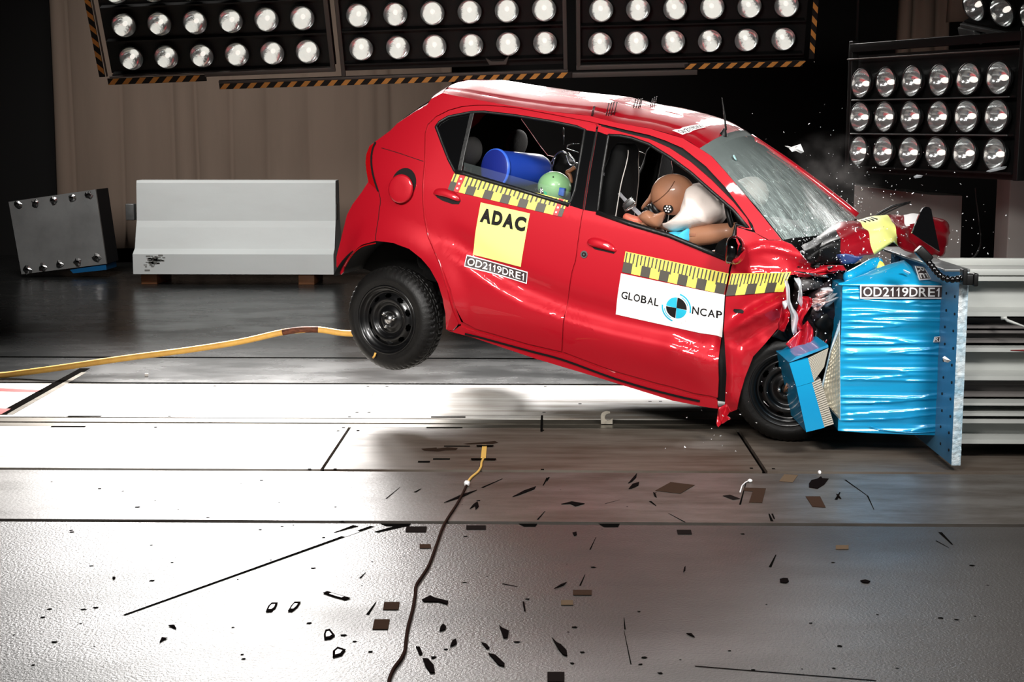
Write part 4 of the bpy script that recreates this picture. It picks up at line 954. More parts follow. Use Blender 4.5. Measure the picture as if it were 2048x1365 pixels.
# aerial, pins and plate on the roof
m = MB(); p = roof_px(1456, 272); q = loc(1452, 259, p.y); t_ = loc(1444.5, 196, p.y - .02)
lathe(m, [(.022, -.004), (.02, .006), (.013, .02), (.006, .034)], 14, Matrix.Translation(p)); tube(m, [p + Vector((0, 0, .02)), q, q.lerp(t_, .5), t_], [.008, .006, .0045, .0025], 8); m.build('aerial', BLKPL, roof)
PINK = mat('pin_steel', (70, 66, 66), .3, .8)
for grp in ([(1180, 233, 20), (1185, 233, 20)], [(1212, 232, 26), (1217, 232, 27), (1222, 231, 27), (1228, 231, 26)], [(1267, 216, 18), (1272, 216, 19), (1277, 216, 19), (1280, 215, 18)], [(1301, 211, 14), (1305, 210, 16), (1309, 210, 18)]):
    m = MB()
    for x, y, h in grp:
        p = roof_px(x, y); tube(m, [p, p + Vector((.005, 0, h / 375))], .0028, 6)
    c0, c1 = roof_px(grp[0][0] - 2, grp[0][1]), roof_px(grp[-1][0] + 2, grp[-1][1]); tube(m, [c0 + Vector((0, 0, .016)), c1 + Vector((0, 0, .016))], .002, 6)
    m.build('roof_pins', PINK, roof)
def roof_quad(c):
    P = [roof_px(*p) for p in c]
    def f(u, v, k):
        q = (P[0] * (1 - u) + P[1] * u) * v + (P[3] * (1 - u) + P[2] * u) * (1 - v); return roof_xy(q.x, q.y, k)
    return f
f = roof_quad([(1344, 262), (1405, 249), (1412, 256), (1365, 271.5)])
m = MB(); grid(m, lambda u, v: f(u, v, .002), 12, 6, 0); letters2(m, lambda u, v: f(.04 + .92 * u, .12 + .6 * v, .0032), 'OD2119DRE1', 1, .015); m.build('registration_plate', [WHITE, DKINK], roof)

# ---- stickers
def on_side(c, f):
    P = [sp(*p, f) for p in c]
    def g(u, v, k):
        q = (P[0] * (1 - u) + P[1] * u) * v + (P[3] * (1 - u) + P[2] * u) * (1 - v); return Vector((q.x, -(f(q.x, q.z) + k), q.z))
    return g
def rect(m, g, u0, v0, u1, v1, mi, k, nu=2, nv=2): grid(m, lambda a, b: g(u0 + a * (u1 - u0), v0 + b * (v1 - v0), k), nu, nv, mi)
def letters(m, g, s, u0, v0, u1, v1, mi, k, bold=.0, sp_=1.0):
    letters2(m, lambda u, v: g(u0 + u * (u1 - u0), v0 + v * (v1 - v0), k), s, mi, bold)
K1, K2, K3 = .0035, .0048, .006
# yellow square with capitals
g = on_side([(962, 405), (1060.5, 427), (1042, 534), (946, 509.5)], W); m = MB(); rect(m, g, 0, 0, 1, 1, 0, K1, 20, 24)
for u0, ch in ((.03, 'A'), (.27, 'D'), (.49, 'A'), (.725, 'C')): letters(m, g, ch, u0, .645, u0 + (.235 if ch == 'D' else .255), .915, 1, K2, .06)
m.build('square_sticker', [YEL, INK], rdoor)
# registration plate sticker
def plate_sticker(c, f, par):
    g = on_side(c, f); m = MB(); rect(m, g, 0, 0, 1, 1, 0, K1 + .001, 40, 8); rect(m, g, .012, .09, .988, .91, 1, K2 + .001, 40, 8); letters(m, g, 'OD2119DRE1', .03, .2, .972, .8, 0, K3 + .002, .012); m.build('registration_plate', [WHITE, DKINK], par)
plate_sticker([(934, 509.5), (1056, 544), (1054, 568), (929.5, 533)], W, rdoor)
# measuring tapes
def ruler(c, f, par, nb, ends=(), nticks=26, k0=K1):
    g = on_side(c, f); m = MB(); n = nb * 4; rect(m, g, 0, 0, 1, 1, 0, k0, n, 4)
    for b in range(nb):
        if b % 2 == 0: rect(m, g, b / nb, 0, (b + 1) / nb, .5, 1, k0 + .0012, 4, 2)
    for t in range(nticks):
        u = (t + .3) / nticks; lo = .5 if t % 3 else .38
        rect(m, g, u, lo, u + .36 / nticks, .97, 1, k0 + .0018, 1, 3)
    for u0, u1 in ends:
        rect(m, g, u0, 0, u1, 1, 2, k0 + .003, 2, 4)
        for q in range(3): rect(m, g, u0 + (u1 - u0) * .3, .15 + q * .28, u0 + (u1 - u0) * .65, .25 + q * .28, 3, k0 + .0038, 1, 1)
    return m.build('measuring_tape', [SYEL, SGRY, REDSTK, WHITE], par)
ruler([(909.5, 345.5), (1136.5, 401), (1124, 434), (896, 379.5)], W, rdoor, 13, ((.055, .1), (.925, .965)))
ruler([(1251.5, 503), (1458, 547), (1448.5, 589), (1244.5, 544)], WD, fdoor, 11, (), 27)
ruler([(1463, 547), (1583, 543.5), (1567, 584), (1452, 592)], WF, wing, 6, (), 17, .006)
# white panel with the round mark
g = on_side([(1242.5, 547), (1450, 590), (1444.5, 675), (1232, 629)], WD); m = MB(); rect(m, g, 0, 0, 1, 1, 0, K1, 40, 24)
letters(m, g, 'GLOBAL', .03, .42, .40, .60, 1, K2, .02); letters(m, g, 'NCAP', .71, .42, .99, .60, 1, K2, .02)
AR = 85.0 / 212.0; cu, cv, r0 = .567, .475, .245
def wedge(a0, a1, ri, ro, mi, k, n=14):
    vs = []
    for q in range(n + 1):
        a = R(a0 + (a1 - a0) * q / n)
        for r in (ri, ro): vs.append(g(cu + r * AR * math.cos(a), cv + r * math.sin(a), k))
    m.add(vs, [(2 * q, 2 * q + 1, 2 * q + 3, 2 * q + 2) for q in range(n)], mi)
for a0, mi in ((90, 2), (0, 1), (180, 1), (270, 2)): wedge(a0, a0 + 90, .001, r0, mi, K2)
for a in (0, 90, 180, 270): wedge(a - .8, a + .8, 0.02, r0, 0, K3, 2)
wedge(-8, 82, .315, .35, 2, K2); wedge(178, 258, .315, .35, 2, K2); wedge(192, 246, .275, .295, 2, K2); wedge(20, 70, .272, .29, 2, K2)
for i, ch in enumerate('FORSAFER'):
    a = R(168 - i * 10.2); u, v = cu + .34 * AR * math.cos(a), cv + .34 * math.sin(a); letters(m, g, ch, u - .007, v - .022, u + .007, v + .022, 3, K2)
for i, ch in enumerate('CARS'):
    a = R(276 + i * 18); u, v = cu + .36 * AR * math.cos(a), cv + .36 * math.sin(a); letters(m, g, ch, u - .009, v - .026, u + .009, v + .026, 3, K2)
m.build('white_sticker', [WHITE, INK, CYAN, PALE], fdoor)

# ---- wheels
def tyre_mesh(rad):
    s = rad / .289; prof = [(.172, -.02), (.178, -.004), (.186, .004), (.20, .008), (.216, .0085), (.218, .0095), (.24, .007), (.262, -.005), (.277, -.02), (.2845, -.032), (.2845, -.036), (.287, -.046), (.288, -.056), (.2825, -.058), (.2825, -.062), (.2885, -.064), (.289, -.078), (.283, -.08), (.283, -.085), (.2885, -.087), (.287, -.112), (.28, -.135), (.262, -.15), (.2, -.158), (.172, -.15)]
    m = MB(); segs = 156; vs, fs = [], []; n = len(prof)
    for k in range(segs):
        a = 2 * math.pi * k / segs
        for i, (r, h) in enumerate(prof):
            if 8 <= i <= 10 and k % 3 == 0: r -= .006
            if 14 <= i <= 16 and (k + 1) % 4 == 0: r -= .005
            if 19 <= i <= 20 and k % 3 == 1: r -= .006
            vs.append(Vector((r * s * math.cos(a), r * s * math.sin(a), h)))
    for k in range(segs):
        for i in range(n - 1): m.f.append([k * n + i, ((k + 1) % segs) * n + i, ((k + 1) % segs) * n + i + 1, k * n + i + 1]); m.m.append(0); m.sm.append(i < 8 or i > 20)
    m.v = vs; return m
def rim_mesh():
    prof = [(.186, -.004), (.192, .003), (.19, .008), (.183, .009), (.177, .002), (.173, -.010), (.163, -.014), (.156, -.02), (.152, -.030), (.146, -.031), (.142, -.028), (.136, -.022), (.126, -.016), (.120, -.013), (.113, -.011), (.103, -.012), (.094, -.018), (.088, -.030), (.081, -.034), (.07, -.032), (.058, -.024), (.05, -.020), (.03, -.020), (.028, -.024), (.001, -.024)]
    m = MB(); segs = 120; n = len(prof); m.v = [Vector((r * math.cos(2 * math.pi * k / segs), r * math.sin(2 * math.pi * k / segs), h)) for k in range(segs) for r, h in prof]
    for k in range(segs):
        for i in range(n - 1):
            q = k % 12; hole = (10 <= i <= 12 and q < 6) and not (i in (10, 12) and q in (0, 5))
            if hole: continue
            m.f.append([k * n + i, ((k + 1) % segs) * n + i, ((k + 1) % segs) * n + i + 1, k * n + i + 1]); m.m.append(0); m.sm.append(True)
    return m
def wheel(c, steer, rad, spin, cap=CHROME, far=False):
    M = Matrix.Translation(c) @ Matrix.Rotation(R(steer), 4, 'Z') @ Matrix.Rotation(R(90), 4, 'X') @ Matrix.Rotation(R(spin), 4, 'Z')
    if far: M = Matrix.Scale(-1, 4, (0, 1, 0)) @ M
    w = tyre_mesh(rad).xf(M).build('wheel', TYRE, car, recalc=True)
    rim_mesh().xf(M).build('rim', RIMBLK, w, recalc=True)
    m = MB(); lathe(m, [(.152, -.05), (.158, -.1), (.165, -.15)], 40, M @ Matrix.Identity(4)); lathe(m, [(.16, -.149), (.001, -.149)], 40, M); m.build('brake_drum', TRIM, w)
    if not far:
        for k in range(3):
            a = R(120 * k); m = MB(); lathe(m, [(.012, -.024), (.0115, -.012), (.0105, -.002), (.008, .002), (.0005, .0025)], 10, M @ Matrix.Translation((.041 * math.cos(a), .041 * math.sin(a), 0))); m.build('wheel_nut', CHROME, w)
        m = MB(); lathe(m, [(.0285, -.026), (.027, -.012), (.022, -.004), (.0005, -.002)], 20, M); m.build('hub_cap', cap, w)
    return w
w = wheel(Vector((0, -.74, .29)), -9, .287, 20)
m = MB(); tube(m, [loc(746, 716, -.765), loc(749, 712, -.77), loc(751, 706, -.765)], .006, 6)
m.build('balance_weight', HOSE, w)
FWH = loc(1573, 782, -.70)
w2 = wheel(FWH + Vector((0, .02, 0)), 7, .275, 75, RIMM)
m = MB()
for k in range(7): tube(m, [FWH + Vector((.0, -.03, .0)) + Vector((random.uniform(-.01, .01), 0, random.uniform(-.01, .01))), FWH + Vector((random.uniform(0, .02), -.06, .04)), FWH + Vector((.02 + random.uniform(-.012, .02), -.05, .09 + random.uniform(-.01, .02)))], .004, 5)
m.build('copper_wire', mat('copper_wire', (190, 140, 110), .4, .5), w2)
wheel(Vector((0, -.74, .29)), -4, .287, 50, far=True); wheel(FWH + Vector((.1, .0, 0)), 0, .275, 10, far=True)
# wheel house, floor pan, bulkhead
m = MB()
def wh(u, v):
    a = R(4 + 160 * u); return Vector((ARC.x + .375 * math.cos(a), -.735 + v * .36, ARC.z + .37 * math.sin(a)))
grid(m, wh, 30, 4); o = m.build('wheel_house', TRIM, car); md = o.modifiers.new('thickness', 'SOLIDIFY'); md.thickness = .006
m = MB(); vs = [Vector((ARC.x + .375 * math.cos(R(a)), -.39, ARC.z + .37 * math.sin(R(a)))) for a in range(4, 166, 10)]; prism(m, vs, (0, .01, 0)); m.build('wheel_house', TRIM, car)
m = MB(); box(m, (.98, 0, .36), (1.3, 1.38, .1), bev=.02); box(m, (-.05, 0, .5), (.55, .72, .3), bev=.03); box(m, (1.85, 0, .68), (.08, 1.3, .66), bev=.02); m.build('floor_pan', TRIM, car)
m = MB(); box(m, (.02, 0, .24), (.08, 1.2, .07), bev=.02); tube(m, [(.12 + .0 * k, -.5 + .03 * math.sin(k * 1.9), .3 + .022 * k) for k in range(10)], .02, 8); m.build('rear_axle', TRIM, car)

# ---- windscreen
WS = bpy.data.materials.new('cracked_glass'); WS.use_nodes = True
N = WS.node_tree.nodes; L = WS.node_tree.links; bs = N['Principled BSDF']
bs.inputs['Base Color'].default_value = (.62, .74, .72, 1); bs.inputs['Roughness'].default_value = .12
tc = N.new('ShaderNodeTexCoord'); mp = N.new('ShaderNodeMapping'); mp.inputs['Scale'].default_value = (9, 9, 1); mp.inputs['Rotation'].default_value = (0, 0, R(28)); L.new(tc.outputs['UV'], mp.inputs[0])
vo = N.new('ShaderNodeTexVoronoi'); vo.feature = 'DISTANCE_TO_EDGE'; vo.inputs['Scale'].default_value = 1.6
mp2 = N.new('ShaderNodeMapping'); mp2.inputs['Scale'].default_value = (26, 3.2, 1); mp2.inputs['Rotation'].default_value = (0, 0, R(14)); L.new(tc.outputs['UV'], mp2.inputs[0]); L.new(mp2.outputs[0], vo.inputs['Vector'])
lt = N.new('ShaderNodeMath'); lt.operation = 'LESS_THAN'; lt.inputs[1].default_value = .016; L.new(vo.outputs['Distance'], lt.inputs[0])
nz = N.new('ShaderNodeTexNoise'); nz.inputs['Scale'].default_value = 2.2; nz.inputs['Detail'].default_value = 8; nz.inputs['Roughness'].default_value = .75
mp3 = N.new('ShaderNodeMapping'); mp3.inputs['Scale'].default_value = (9, 1.5, 1); mp3.inputs['Rotation'].default_value = (0, 0, R(14)); L.new(tc.outputs['UV'], mp3.inputs[0]); L.new(mp3.outputs[0], nz.inputs['Vector'])
sx = N.new('ShaderNodeSeparateXYZ'); L.new(tc.outputs['UV'], sx.inputs[0])
mr = N.new('ShaderNodeMapRange'); mr.inputs['From Min'].default_value = .15; mr.inputs['From Max'].default_value = 1; mr.inputs['To Min'].default_value = .02; mr.inputs['To Max'].default_value = .62; L.new(sx.outputs['Y'], mr.inputs['Value'])
nr = N.new('ShaderNodeMapRange'); nr.inputs['From Min'].default_value = .42; nr.inputs['From Max'].default_value = .72; L.new(nz.outputs['Fac'], nr.inputs['Value'])
mu = N.new('ShaderNodeMath'); mu.operation = 'MULTIPLY'; L.new(mr.outputs[0], mu.inputs[0]); L.new(nr.outputs[0], mu.inputs[1])
m2 = N.new('ShaderNodeMath'); m2.operation = 'MULTIPLY'; L.new(lt.outputs[0], m2.inputs[0]); L.new(mr.outputs[0], m2.inputs[1])
ad = N.new('ShaderNodeMath'); ad.operation = 'ADD'; L.new(mu.outputs[0], ad.inputs[0]); L.new(m2.outputs[0], ad.inputs[1])
a2 = N.new('ShaderNodeMath'); a2.operation = 'ADD'; a2.inputs[1].default_value = .2; a2.use_clamp = True; L.new(ad.outputs[0], a2.inputs[0]); L.new(a2.outputs[0], bs.inputs['Alpha'])
m = MB()
def wsf(u, v):
    t = u * 2 - 1; a = roof_pt(1, t); b = B0.lerp(B1, u) + Vector((.075 * (1 - t * t), 0, 0)); p = a.lerp(b, v)
    return p + Vector((.02, 0, .028)) * math.sin(v * math.pi) * (.4 + .6 * (1 - t * t)) + Vector((0, 0, .008 * noise.noise((u * 5, v * 5, 4)) * v))
NU, NV = 30, 26
grid(m, wsf, NU, NV); ws = m.build('windscreen', WS, car)
uv = ws.data.uv_layers.new(name='UVMap')
for p_ in ws.data.polygons:
    for li, vi in zip(p_.loop_indices, p_.vertices): uv.data[li].uv = ((vi % (NU + 1)) / NU, (vi // (NU + 1)) / NV)
m = MB(); grid(m, lambda u, v: wsf(u, v * .07 - .01) + Vector((-.003, 0, -.004)), 24, 2, smooth=True)
grid(m, lambda u, v: wsf(v * .035, u) + Vector((-.003, 0, -.003)), 20, 1); grid(m, lambda u, v: wsf(1 - v * .035, u) + Vector((-.003, 0, -.003)), 20, 1); m.build('black_border', TRIM, ws)
m = MB(); tube(m, [wsf(1, k / 14) + Vector((0, .02, .004)) for k in range(15)], .022, 8); m.build('far_pillar', PAINT, car)
m = MB(); c = wsf(.13, .22); 
lathe(m, [(.0005, .004), (.016, .004), (.016, .0)], 16, Matrix.Translation(c + Vector((.006, -.004, .008))) @ Matrix.Rotation(R(50), 4, 'Y')); m.build('round_sticker', mat('badge_pale', (150, 196, 196), .4), ws)

# ---- crumpled bonnet folded up over the barrier
def lw(px, py, Y):                                             # a place in the hall, in the car's own frame
    return CRI @ (at_y(px, py, Y) - CT)
BTOP = [(1604, 492, 7.15), (1640, 470, 7.25), (1692, 447, 7.4), (1722, 438, 7.5), (1756, 434, 7.6), (1790, 429, 7.75), (1822, 430, 7.9), (1852, 432, 8.05), (1884, 440, 8.2), (1897, 456, 8.3)]
BMID = [(1612, 512, 7.0), (1650, 486, 7.02), (1702, 468, 7.1), (1740, 462, 7.16), (1774, 458, 7.25), (1805, 462, 7.42), (1830, 462, 7.6), (1856, 462, 7.8), (1882, 470, 8.0), (1897, 478, 8.15)]
BBOT = [(1620, 530, 7.02), (1668, 528, 7.03), (1720, 513, 7.05), (1752, 505, 7.1), (1784, 488, 7.2), (1812, 500, 7.36), (1836, 512, 7.55), (1860, 515, 7.75), (1880, 513, 7.95), (1889, 505, 8.1)]
cv = [crom([lw(*p) for p in L_], 8) for L_ in (BTOP, BMID, BBOT)]
def bon(u, v):
    n = len(cv[0]) - 1; k = min(int(u * n), n - 1); t = u * n - k; a, b, c = [q[k].lerp(q[k + 1], t) for q in cv]
    p = a * (1 - v) ** 2 + (b * 2 - (a + c) * .5) * 2 * v * (1 - v) + c * v * v
    return p + Vector((noise.noise((u * 9, v * 3, 1)), noise.noise((u * 9, v * 3, 5)), noise.noise((u * 8, v * 4, 9)))) * .02
DKRED = mat('bonnet_red', (150, 16, 30), .3, .2, .5, .8, var=(8, .3, (110, 14, 24)))
def bm_(u, v):
    px = u + .02 * (v - .5)
    if u < .17: return 1
    if u < .315: return 0
    if u < .50: return 2
    if .60 < u < .80 and v < .42 - (u - .6) * .9: return 3
    return 0
m = MB(); grid(m, bon, 90, 22, 0, True, bm_); bn = m.build('bonnet', [DKRED, BLKPL, YEL, WHITE], car); md = bn.modifiers.new('thickness', 'SOLIDIFY'); md.thickness = .004
m = MB(); P = [bon(u, v) + Vector((-.002, -.006, .004)) for u, v in ((.245, .45), (.262, .38), (.283, .36), (.288, .62), (.262, .66), (.245, .45))]; tube(m, P, .003, 6); m.build('bonnet_mark', WHITE, bn)
m = MB()
for k in range(4): a = bon(.33 + k * .022, .04); tube(m, [a + Vector((0, 0, .004)), bon(.335 + k * .022, .2) + Vector((0, -.003, .006))], .004, 6)
m.build('bonnet_ticks', INK, bn)
# inner bonnet frame and crushed engine bay
rng = random.Random(11)
m = MB(); c = lw(1640, 620, 7.35)
ellipsoid(m, c, (.2, .3, .27), nu=30, nv=20, fn=lambda n: 1 + .28 * noise.noise(n * 3.1) + .12 * noise.noise(n * 9)); m.build('crushed_engine_bay', mat('engine_dark', (40, 30, 32), .4, .3, .5, .2, bump=(20, .4)), car)
m = MB(); ellipsoid(m, lw(1650, 520, 7.3), (.14, .3, .06), nu=30, nv=14, fn=lambda n: 1 + .4 * noise.noise(n * 4)); m.build('crushed_cowl', BLKPL, car)
def scrap(name, pts, Y, mt, bend=.02, th=.003, par=car, depth=None):
    """a torn, creased piece of sheet with the given outline"""
    P = [lw(x, y, Y + (depth[i] if depth else .03 * math.sin(i * 2.1))) for i, (x, y) in enumerate(pts)]
    b = bmesh.new(); vs = [b.verts.new(p) for p in P]; b.faces.new(vs); bmesh.ops.triangulate(b, faces=b.faces)
    bmesh.ops.subdivide_edges(b, edges=b.edges, cuts=4, use_grid_fill=True)
    for v in b.verts: v.co += Vector((1, 1, 1)) * bend * noise.noise(v.co * 13 + Vector((Y * 7, 0, len(name)))) + Vector((0, 1, .5)) * bend * .6 * noise.noise(v.co * 34)
    me = bpy.data.meshes.new(name); b.to_mesh(me); b.free(); me.materials.append(mt); me.polygons.foreach_set('use_smooth', [True] * len(me.polygons))
    o = bpy.data.objects.new(name, me); COL.objects.link(o); o.parent = par; md = o.modifiers.new('thickness', 'SOLIDIFY'); md.thickness = th; return o
scrap('bumper_skin', [(1573, 688), (1604, 655), (1618, 640), (1624, 655), (1623, 690), (1616, 714), (1607, 716), (1598, 702)], 6.98, PAINT, .012)
scrap('bumper_skin', [(1600, 592), (1615, 600), (1624, 606), (1616, 622), (1612, 650), (1600, 660), (1586, 664), (1588, 630)], 7.02, PAINT, .03)
scrap('bumper_skin', [(1568, 606), (1580, 622), (1582, 640), (1571, 662), (1552, 664), (1560, 640)], 7.0, PAINT, .02)
scrap('bumper_skin', [(1620, 700), (1650, 690), (1664, 660), (1672, 630), (1676, 668), (1640, 704)], 7.1, DKRED, .02)
scrap('wing_edge', [(1588, 545), (1620, 540), (1660, 540), (1684, 536), (1680, 545), (1640, 552), (1600, 556)], 6.99, PAINT, .03)
scrap('sill_end', [(1436, 816), (1453, 809), (1456, 826), (1451, 834), (1460, 838), (1456, 842), (1447, 848), (1440, 849), (1437, 855), (1430, 849), (1434, 832)], 7.05, PAINT, .015)
scrap('dark_shield', [(1624, 606), (1662, 596), (1676, 610), (1676, 650), (1660, 690), (1630, 700), (1620, 660)], 7.06, BLKPL, .03)
scrap('wheel_arch_liner', [(1545, 672), (1572, 640), (1590, 650), (1588, 676), (1570, 688)], 7.08, BLKPL, .02)
scrap('headlamp_shard', [(1568, 561), (1574, 562), (1584, 600), (1592, 640), (1594, 664), (1588, 668), (1580, 640)], 6.96, CLEAR, .012)
scrap('headlamp_shard', [(1590, 556), (1598, 556), (1604, 585), (1606, 606), (1600, 616), (1596, 600), (1598, 580)], 6.97, CLEAR, .012)
scrap('headlamp_shard', [(1566, 602), (1578, 600), (1574, 616), (1568, 620)], 6.96, CLEAR, .01)
SHINY = mat('shiny_scrap', (214, 182, 178), .25, .5, bump=(30, .5))
for k in range(9):
    x, y = 1622 + rng.uniform(0, 40), 580 + k * 4.5; l = rng.uniform(18, 34); a = rng.uniform(-.5, .1)
    scrap('lamp_fragment', [(x, y), (x + l * .5, y - 5 + l * a * .4), (x + l, y + l * a), (x + l * .8, y + 5 + l * a), (x + l * .3, y + 7)], 6.97, SHINY if k % 3 else CLEAR, .02)
m = MB(); tube(m, [lw(1596, 574, 7.02), lw(1616, 566, 7.05), lw(1634, 566, 7.1)], [.03, .036, .034], 16); m.build('intake_tube', mat('tube_grey', (74, 72, 72), .45), car)
scrap('bracket_shard', [(1584, 543), (1610, 546), (1655, 551), (1656, 555), (1625, 552)], 6.95, CHROME, .006)
for pts in ([(1622, 510), (1634, 500), (1644, 504), (1640, 522), (1630, 526)], [(1630, 494), (1640, 486), (1636, 500)], [(1676, 506), (1700, 512), (1726, 514), (1712, 524), (1684, 526)]): scrap('blue_scrap' if pts[0][0] > 1670 else 'torn_trim', pts, 6.98, mat('blue_torn_film', (54, 70, 120), .3) if pts[0][0] > 1670 else BLKPL, .015)
# wiper flung up
m = MB(); tube(m, [lw(*p) for p in ((1746, 436, 7.7), (1764, 424, 7.72), (1786, 413, 7.74), (1804, 408, 7.75), (1821, 404, 7.76))], [.006, .007, .008, .006, .004], 8); tube(m, [lw(*p) for p in ((1756, 434, 7.69), (1776, 424, 7.71), (1800, 413, 7.73), (1818, 406, 7.75))], .004, 6)
m.build('wiper', BLKPL, car)
# door mirror
m = MB(); mo = [(1453, 524), (1452.5, 500), (1456, 478), (1464, 472), (1474, 473), (1485, 482), (1489, 500), (1486, 520), (1474, 528), (1460, 528)]
inflate(m, mo, -.86, .075); mir = m.build('door_mirror', GLOSSBLK, car)
m = MB(); prism(m, [loc(x, y, -.93) for x, y in ((1457, 483), (1463, 477), (1470, 478), (1476, 490), (1474, 508), (1462, 522), (1456, 522))], (.004, .03, 0)); m.build('mirror_glass', mat('mirror_silver', (220, 220, 222), .03, 1), mir)
m = MB(); inflate(m, [(1466, 519), (1484, 508), (1489, 502), (1488, 516), (1482, 525), (1470, 529)], -.88, .06); m.build('mirror_shell', PAINT, mir)
m = MB(); tube(m, [loc(1474, 515, -.85), loc(1470, 512, -.70)], .022, 10); m.build('mirror_foot', BLKPL, mir)

# ---- seats and cabin
SEATB = mat('seat_fabric', (11, 11, 11), .85, 0, .12, bump=(60, .2)); SEATG = mat('seat_grey_fabric', (66, 64, 62), .8, bump=(60, .2)); STITCH = mat('stitching', (170, 165, 160), .7)
def seat(px_pts, y, name='front_seat'):
    """spine from cushion to headrest, as seen at plane y: (px, py, half width, half thickness)"""
    sp_ = [(loc(x, yy, y), w, t) for x, yy, w, t in px_pts]; P = crom([Vector((p.x, p.z, 0)) for p, w, t in sp_], 4); Q = crom([Vector((w, t, 0)) for p, w, t in sp_], 4); m = MB(); vs = []; ns = 20
    for i, p in enumerate(P):
        d = (P[min(i + 1, len(P) - 1)] - P[max(0, i - 1)]).normalized(); nx, nz = d.y, -d.x
        for k in range(ns):
            a = 2 * math.pi * k / ns; ca, sa = math.cos(a), math.sin(a); ca = math.copysign(abs(ca) ** .5, ca); sa = math.copysign(abs(sa) ** .7, sa)
            vs.append(Vector((p.x + nx * sa * Q[i].y, y + ca * Q[i].x, p.y + nz * sa * Q[i].y)))
    n = len(P); m.add(vs, [(i * ns + k, i * ns + (k + 1) % ns, (i + 1) * ns + (k + 1) % ns, (i + 1) * ns + k) for i in range(n - 1) for k in range(ns)] + [tuple(range(ns))[::-1], tuple((n - 1) * ns + k for k in range(ns))], 0, True)
    o = m.build(name, SEATB, car)
    for s in (-.72, .72):
        m = MB(); tube(m, [Vector((P[i].x + .0, y + s * Q[i].x, P[i].y)) + Vector(((P[min(i + 1, n - 1)] - P[i - 1]).normalized().y * Q[i].y * .95, 0, -(P[min(i + 1, n - 1)] - P[i - 1]).normalized().x * Q[i].y * .95)) for i in range(3, n - 3)], .003, 5); m.build('seat_stitching', STITCH, o)
    return o
seat([(1216, 560, .2, .06), (1219, 480, .24, .07), (1226, 420, .24, .075), (1238, 360, .22, .065), (1246, 322, .15, .055), (1250, 300, .13, .05), (1252, 287, .10, .03)], -.36)
seat([(1290, 560, .2, .06), (1294, 470, .24, .07), (1302, 400, .24, .075), (1310, 352, .22, .065), (1314, 322, .15, .055), (1317, 302, .13, .05), (1318, 290, .10, .03)], .36)
m = MB(); c = loc(940, 400, -.0); box(m, (c.x - .02, 0, c.z - .1), (.14, 1.15, .5), 0, Matrix.Rotation(R(-14), 4, 'Y'), bev=.05); box(m, (c.x + .25, 0, c.z - .33), (.5, 1.15, .14), bev=.05); bench = m.build('rear_bench', SEATB, car)
for px, py, yy in ((941, 304, -.36), (1034, 288, .36)):
    m = MB(); c = loc(px, py, yy); ellipsoid(m, c, (.05, .12, .085), nu=20, nv=14); tube(m, [c + Vector((0, -.05, -.06)), c + Vector((-.01, -.05, -.16))], .006, 6); tube(m, [c + Vector((0, .05, -.06)), c + Vector((-.01, .05, -.16))], .006, 6); m.build('rear_headrest', SEATG, bench)
m = MB(); box(m, (1.84, 0, .98), (.32, 1.28, .2), bev=.06); box(m, (1.72, 0, .86), (.2, .3, .25), bev=.04); m.build('dashboard', TRIM, car)
m = MB(); c = loc(1476, 440, -.36); ring = [c + Matrix.Rotation(R(62), 3, 'Y') @ Vector((.165 * math.cos(a * .2618), .165 * math.sin(a * .2618), 0)) for a in range(25)]; tube(m, ring, .014, 8, caps=False); tube(m, [ring[0], c, ring[12]], .012, 6); tube(m, [c, c + Vector((.14, 0, -.06))], .03, 10); wheel_ = m.build('steering_wheel', BLKPL, car)
BAG = mat('airbag_cloth', (238, 224, 216), .85, 0, .2, bump=(26, .25))
m = MB()
ab = [(1382, 371), (1402, 368), (1424, 379), (1444, 399), (1456, 415), (1452, 434), (1438, 449), (1409, 455), (1353, 464), (1321, 453), (1338, 444), (1362, 424), (1374, 398)]
def wrk(v): return Vector((noise.noise(v * 14), noise.noise(v * 14 + Vector((5, 0, 0))), noise.noise(v * 14 + Vector((0, 7, 0))))) * .008 + Vector((0, 0, .004 * noise.noise(v * 40)))
inflate(m, ab, -.36, .2, 9, k=6, fn=wrk); m.build('driver_airbag', BAG, wheel_)
m = MB(); ellipsoid(m, loc(1500, 389, .34), (.10, .17, .10), nu=26, nv=18, fn=lambda n: 1 + .05 * noise.noise(n * 4)); m.build('passenger_airbag', mat('grey_airbag_cloth', (176, 172, 166), .8, bump=(26, .25)), car)
BELT = mat('belt_webbing', (132, 132, 136), .6, var=(3, .5, (110, 110, 114), (1, 60, 1)))
m = MB(); A, B, C_ = loc(1208, 350, -.56), loc(1252, 402, -.5), loc(1293, 441, -.46); wv = Vector((.017, -.004, -.022)) 
m.add([A + wv, B + wv, C_ + wv, C_ - wv, B - wv, A - wv], [(0, 1, 4, 5), (1, 2, 3, 4)]); o = m.build('seat_belt', BELT, car); md = o.modifiers.new('thickness', 'SOLIDIFY'); md.thickness = .003
m = MB(); c = loc(1259, 408, -.51); M_ = Matrix.Rotation(R(40), 4, 'Y'); box(m, c, (.05, .02, .06), 0, M_, bev=.006); box(m, c + Vector((.0, -.012, 0)), (.03, .014, .07), 0, M_, bev=.004); tube(m, [c + Vector((-.03, -.01, -.02)), c + Vector((-.01, -.02, -.04)), c + Vector((.03, -.015, -.01))], .003, 6); m.build('belt_sensor', CHROME, o)
def pane(name, pts, y, mt, th=.01, par=car):
    m = MB(); prism(m, [loc(x, yy, y) for x, yy in pts], (0, th, 0)); return m.build(name, mt, par)

